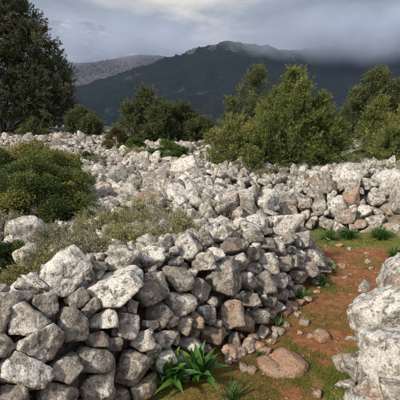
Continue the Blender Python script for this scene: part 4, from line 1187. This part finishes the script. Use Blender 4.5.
mound_shrub('oak_bush', at(-2.95, 10.4), 0.38, 0.32, 0.42, 'small bright green bush on the left of the rubble', M_GREEN, 28, 9000, (0.045, 0.024), 24, 0.2)
mound_shrub('oak_bush', at(5.0, 11.6), 0.55, 0.4, 0.42, 'low dark bush under the spreading juniper at the right', M_OAK, 29, 10000, (0.04, 0.02), 26, 0.1, mid=0.2)
mound_shrub('oak_bush', at(0.1, 14.5), 0.55, 0.4, 0.38, 'low dry bush between the olive tree and the golden juniper', M_PHRY, 30, 8000, (0.05, 0.02), 26, 0.2)

# thin scrub behind the left wall and in the rubble
for k, (x, y, rad, h, mat, tone, lab) in enumerate([
        (-1.22, 2.62, 0.24, 0.30, M_SPURGE, 0.50, 'yellow-green spurge bush behind the left end of the wall'),
        (-1.48, 2.35, 0.20, 0.24, M_SPURGE, 0.35, 'dull green spurge bush at the left edge above the wall'),
        (-1.02, 3.20, 0.28, 0.24, M_PHRY, 0.50, 'grey thorny shrub behind the pale upright boulder'),
        (-0.62, 3.42, 0.34, 0.25, M_SPURGE, 0.55, 'olive-yellow shrub behind the middle of the wall'),
        (-1.36, 3.50, 0.26, 0.26, M_PHRY, 0.40, 'dry grey shrub beside the dark green bush'),
        (-0.98, 3.95, 0.38, 0.24, M_SPURGE, 0.48, 'pale olive shrub in front of the rubble on the left'),
        (-0.40, 4.05, 0.34, 0.22, M_PHRY, 0.55, 'straw-coloured shrub at the near edge of the rubble'),
        (-0.18, 3.60, 0.24, 0.24, M_SPURGE, 0.50, 'small yellow-olive shrub against the top of the wall'),
        (-2.15, 3.95, 0.26, 0.28, M_PHRY, 0.60, 'pale feathery shrub below the dark green bush'),
        (-1.12, 4.30, 0.30, 0.22, M_PHRY, 0.50, 'bushy straw-grey shrub right of the dark green bush'),
        (-0.70, 4.60, 0.38, 0.24, M_SPURGE, 0.60, 'pale yellow-olive shrub at the front of the rubble'),
        (-0.15, 4.35, 0.26, 0.24, M_PHRY, 0.62, 'pale grey shrub where the rubble meets the wall'),
        (-0.80, 3.0, 0.24, 0.20, M_PHRY, 0.45, 'olive shrub just behind the long slanting slab'),
        (0.22, 4.55, 0.20, 0.20, M_PHRY, 0.60, 'grey-green tuft growing among stones behind the wall'),
        (-1.35, 6.6, 0.30, 0.26, M_PHRY, 0.45, 'grey twiggy shrub at the right of the olive-gold bush'),
        (-1.0, 5.6, 0.22, 0.22, M_PHRY, 0.35, 'thin dry shrub among the left rubble stones'),
        (-2.6, 9.6, 0.36, 0.32, M_PHRY, 0.35, 'grey shrub in front of the small bright green bush'),
        (2.55, 6.8, 0.24, 0.20, M_PHRY, 0.55, 'dry shrub behind the tumbled wall'),
        (3.75, 7.6, 0.34, 0.34, M_SPURGE, 0.50, 'olive shrub behind the tumbled wall at the right'),
        (4.35, 8.4, 0.36, 0.34, M_PHRY, 0.55, 'dry grassy shrub at the right edge below the juniper'),
        (-2.0, 12.2, 0.6, 0.30, M_SPURGE, 0.45, 'dry olive patch of scrub left of the bright green bush'),
        (1.35, 8.2, 0.25, 0.18, M_PHRY, 0.5, 'dry tuft at the foot of the broad juniper'),
        ]):
    thorn_shrub('scrub_bush', at(x, y, -0.02), rad, h, lab, mat, 60 + k, int(70 * (rad / 0.3) ** 1.3) + 25, 20, (0.022, 0.010) if y < 5 else (0.04, 0.015), None, tone)
# ------------------------------------------------------------------ broad-leaved bulb plant and grass tuft by the wall
def strap_leaf(length, width, rise, droop, g, n=9):
    """one strap leaf: a channelled blade that rises and arches over, along +X"""
    t = np.linspace(0, 1, n)
    x = length * (t * math.cos(rise) + 0.25 * droop * t ** 2)
    z = length * (t * math.sin(rise) - droop * 0.55 * t ** 2.4)
    w = width * np.clip(np.sin(np.pi * (0.18 + 0.82 * t) ** 0.9), 0, 1) * (1 - 0.25 * t); w[-1] = width * 0.03
    tw = g.normal(0, 0.25)
    rows = []
    for i in range(n):
        for s, lift in ((-1, 0.22), (-0.5, 0.05), (0, 0.0), (0.5, 0.05), (1, 0.22)):
            rows.append((x[i] - lift * w[i] * 0.25, s * w[i] * 0.5 * math.cos(tw * t[i]), z[i] + lift * w[i] + s * w[i] * 0.5 * math.sin(tw * t[i])))
    V = np.array(rows)
    F = np.array([[r * 5 + c, r * 5 + c + 1, (r + 1) * 5 + c + 1, (r + 1) * 5 + c] for r in range(n - 1) for c in range(4)])
    return V, F


def strap_mat(name, c0, c1):
    b = NB(name)
    oi = b.n.new('ShaderNodeObjectInfo')
    n = b.noise(b.pos(), 40, 3, 0.6)
    col = b.mix(oi.outputs['Random'], c0, c1)
    col = b.mix(1.0, col, b.ramp(n, [(0.3, 0.75), (0.7, 1.15)]), 'MULTIPLY')
    p = b.principled(col, 0.38, None, 0.45)
    t = b.n.new('ShaderNodeBsdfTranslucent'); b.l.new(col, t.inputs['Color'])
    mx = b.n.new('ShaderNodeMixShader'); mx.inputs[0].default_value = 0.25
    b.l.new(p.outputs[0], mx.inputs[1]); b.l.new(t.outputs[0], mx.inputs[2]); b.l.new(mx.outputs[0], b.out.inputs['Surface'])
    return b.m


M_STRAP = strap_mat('strap_leaf', (0.035, 0.10, 0.022), (0.10, 0.22, 0.04))
M_STRAP_Y = strap_mat('young_strap_leaf', (0.13, 0.24, 0.03), (0.20, 0.30, 0.05))


def bulb_plant(loc, n, size, label, seed, yellow=()):
    g = np.random.default_rng(seed)
    root = empty('bulb_plant', loc); tag(root, label, 'plant')
    for k in range(n):
        f = k / n
        V, F = strap_leaf(size * g.uniform(0.75, 1.1), size * g.uniform(0.22, 0.30), R(86 - 44 * f ** 1.3 + g.normal(0, 8)), 0.25 + 0.75 * f * g.uniform(0.7, 1.2), g)
        o = link('leaf', mesh_np('leaf', V, F, M_STRAP_Y if k in yellow else M_STRAP, True), root, (g.normal(0, 0.012), g.normal(0, 0.012), -0.01))
        o.rotation_euler.z = k * 2.4 + g.normal(0, 0.25)
    return root


def grass_tuft(loc, n, size, label, seed, mat, spread=0.8, name='grass_tuft', broad=0.045):
    g = np.random.default_rng(seed)
    root = empty(name, loc); tag(root, label, 'grass')
    Vs = []; Fs = []; nv = 0
    for k in range(n):
        V, F = strap_leaf(size * g.uniform(0.55, 1.1), size * broad, R(88 - 55 * spread * g.uniform(0, 1)), g.uniform(0.1, 0.8), g, 6)
        a = g.uniform(0, 6.3); c, s = math.cos(a), math.sin(a)
        V = V @ np.array([[c, s, 0], [-s, c, 0], [0, 0, 1]]) + [g.normal(0, size * 0.08), g.normal(0, size * 0.08), -0.01]
        Vs.append(V); Fs.append(F + nv); nv += len(V)
    link('blades', mesh_np('blades', np.vstack(Vs), np.vstack(Fs), mat, True), root)
    return root


M_BLADE = strap_mat('grass_blade', (0.055, 0.125, 0.025), (0.14, 0.23, 0.055))


def on_path(x, y, dz=0.0):
    return (x, y, path_z(x, y) + dz)


bulb_plant(on_path(-0.20, 2.06, 0.03), 25, 0.29, 'broad-leaved green bulb plant at the foot of the wall, left rosette', 5, (3, 7))
bulb_plant(on_path(-0.02, 2.10, 0.03), 24, 0.29, 'broad-leaved green bulb plant at the foot of the wall, right rosette', 6, (9,))
grass_tuft(on_path(0.20, 1.97), 70, 0.17, 'tuft of thin upright grass right of the bulb plants', 7, M_BLADE, 1.0)
for k, (x, y, n, s, lab) in enumerate([
        (0.93, 3.22, 80, 0.15, 'green weeds at the foot of the wall halfway along the path'),
        (1.20, 3.52, 100, 0.17, 'leafy green tuft at the foot of the wall further along'),
        (1.42, 3.92, 90, 0.17, 'green tuft under the far end of the left wall'),
        (0.62, 2.78, 50, 0.12, 'small weeds among loose stones by the path'),
        (1.72, 4.92, 140, 0.22, 'green tuft at the foot of the tumbled wall, left one'),
        (2.02, 5.00, 140, 0.22, 'green tuft at the foot of the tumbled wall, middle one'),
        (2.42, 4.90, 150, 0.24, 'green tuft at the foot of the tumbled wall, right one'),
        (2.30, 4.25, 110, 0.2, 'green tuft at the right edge of the path'),
        (0.42, 2.42, 26, 0.09, 'small green sprout between stones beside the bulb plants')]):
    grass_tuft(on_path(x, y), n, s, lab, 80 + k, M_BLADE, 1.15, 'grass_clump', 0.085)

# short grass and moss tips on the path edges
g = np.random.default_rng(77)
B = []
for (cx, cy_, sx, sy, n) in [(0.86, 2.05, 0.14, 0.28, 17000), (0.72, 1.75, 0.25, 0.2, 8000), (0.30, 2.28, 0.16, 0.18, 5000), (0.62, 2.75, 0.14, 0.2, 5000),
                             (1.05, 2.55, 0.12, 0.3, 6500), (1.95, 4.85, 0.34, 0.14, 14000), (1.25, 3.45, 0.1, 0.2, 3500), (0.05, 2.0, 0.3, 0.15, 4500), (0.75, 2.45, 0.16, 0.25, 7000), (1.38, 3.2, 0.1, 0.35, 5000), (1.9, 3.95, 0.12, 0.3, 4500), (0.45, 2.0, 0.2, 0.2, 6000), (0.9, 3.15, 0.1, 0.25, 3500)]:
    x = g.normal(cx, sx, n); y = g.normal(cy_, sy, n)
    k = fbm2(x * 5, y * 5, 3, 15) + g.normal(0, 0.12, n) > -0.03
    B += list(zip(x[k], y[k]))
B = np.array(B)
dist = dist_line(B[:, 0], B[:, 1], PATH_L)
B = B[dist < 0.66]
z = path_zs(B[:, 0], B[:, 1])
n = len(B)
D = norm(np.stack([g.normal(0, 0.45, n), g.normal(0, 0.45, n), np.ones(n)], 1))
V, F, tt = leaves(np.column_stack([B, z - 0.004]), D, g.uniform(0.008, 0.024, n), g.uniform(0.0022, 0.004, n), 0.5 + g.normal(0, 0.2, n), g)
M_TURF = leaf_material('short_grass', (0.075, 0.115, 0.018), (0.145, 0.195, 0.032), (0.25, 0.25, 0.07))
tag(link('short_grass', mesh_np('short_grass', V, F, M_TURF, False, {'tint': tt})), 'short green grass and moss along the footpath edges', 'grass', kind='stuff')

# ------------------------------------------------------------------ loose stones on and beside the path
def loose(x, y, rad, rot, tint, label, seed, sink=0.3, group=None, name='loose_stone'):
    g = np.random.default_rng(seed)
    M = np.array(Matrix.Rotation(rot, 3, 'Z'))
    n_, d_ = own_planes(rad, M, g, 10, 0.75)
    V, F = rock_from_planes(4 if max(rad) > 0.05 else 3, n_, d_, float(np.cbrt(np.prod(rad))), seed, g.uniform(12, 30))
    o = link(name, mesh_np(name, V, F, M_STONE, True), None, on_path(x, y, rad[2] * (1 - 2 * sink)))
    o.color = (*tint, 1)
    tag(o, label, 'stone', group)


loose(0.58, 2.29, (0.21, 0.125, 0.024), 0.3, (1.0, 1.2, 0.0), 'flat reddish slab sunk into the near end of the path', 311, 0.40)
loose(0.93, 2.62, (0.075, 0.06, 0.045), 0.2, (0.95, 1.2, 0.0), 'single rounded red-brown stone in the middle of the path', 322, 0.3)
loose(0.72, 2.02, (0.035, 0.03, 0.025), 1.2, (0.95, 0.9, 0.2), 'small tan stone in the grass nearest the viewer', 303, 0.2)
loose(-1.72, 3.78, (0.15, 0.13, 0.16), 0.6, (1.15, 0.1, 0.6), 'pale pointed rock between the dark green bush and the scrub', 306, 0.1, name='rock')
loose(-1.30, 4.72, (0.15, 0.10, 0.10), 0.2, (1.15, 0.1, 0.6), 'pale flat rock among scrub at the right of the dark green bush', 307, 0.1, name='rock')
loose(-1.48, 3.05, (0.11, 0.10, 0.10), 1.2, (1.0, 0.2, 0.5), 'half hidden rock under the scrub behind the wall', 308, 0.1, name='rock')
loose(0.47, 2.30, (0.10, 0.05, 0.035), 2.6, (0.75, 1.2, 0.0), 'thin brown slab leaning beside the flat reddish slab', 304, 0.2)
loose(1.60, 4.05, (0.05, 0.035, 0.02), 0.5, (1.1, 0.5, 0.3), 'small pale stone far along the path', 305, 0.3)
g = np.random.default_rng(55)
LLf, TLf, NLf = wall_frame(WALL_L)
WHERE = [('small tan stone at the foot of the wall near the bulb plants', 'loose stones near the bulb plants'),
         ('small tan stone between the wall and the flat reddish slab', 'loose stones near the flat slab'),
         ('small tan stone at the foot of the wall halfway along', 'loose stones halfway along the left wall'),
         ('small tan stone under the far end of the left wall', 'loose stones under the far end of the left wall')]
for k in range(52):
    i = int(g.integers(50, 116)); off = -abs(g.normal(0.06, 0.10)); r = g.uniform(0.018, 0.05) * (1.25 if off > -0.08 else 0.85)
    x, y = LLf[i] + NLf[i] * off
    loose(float(x), float(y), (r * g.uniform(1.0, 1.5), r * g.uniform(0.8, 1.1), r * g.uniform(0.5, 0.8)), g.uniform(0, 6), (g.uniform(0.85, 1.15), g.uniform(0.5, 1.15), 0.2),
          WHERE[0 if y < 2.45 else 1 if y < 2.85 else 2 if y < 3.5 else 3][0], 400 + k, 0.25, WHERE[0 if y < 2.45 else 1 if y < 2.85 else 2 if y < 3.5 else 3][1])
for k in range(14):
    x, y = 1.9 + g.normal(0, 0.22), 4.15 + g.normal(0, 0.35)
    r = g.uniform(0.02, 0.04)
    loose(float(x), float(y), (r * 1.3, r, r * 0.6), g.uniform(0, 6), (g.uniform(0.85, 1.1), g.uniform(0.6, 1.2), 0.1),
          'small reddish stone lying in the far bend of the path', 500 + k, 0.3, 'loose stones in the bend of the path')
# grit and pebbles too many to count
n = 1300
s_ = g.integers(60, 380, n); off = g.normal(0, 0.33, n)
mv = []; mf = []; mt = []; nv = 0
pp = fine[s_] + PN[s_] * off[:, None]; pz = path_zs(pp[:, 0], pp[:, 1])
for k in range(n):
    p = pp[k]
    r = g.uniform(0.003, 0.010) if k % 6 else g.uniform(0.008, 0.017)
    V, F = ROCKS[1][k % 18]
    mv.append(V * r * np.array([1, 1, 0.8]) + (p[0], p[1], pz[k])); mf.append(F + nv); nv += len(V)
    mt.append(np.tile((g.uniform(0.7, 1.1), g.uniform(0.6, 1.3), 0.1, 1), (len(V), 1)))
tag(link('pebbles', mesh_np('pebbles', np.vstack(mv), np.vstack(mf), M_STONE_MASS, True, {'stone_tint': np.vstack(mt)})), 'reddish grit and pebbles scattered over the footpath', 'pebbles', kind='stuff')
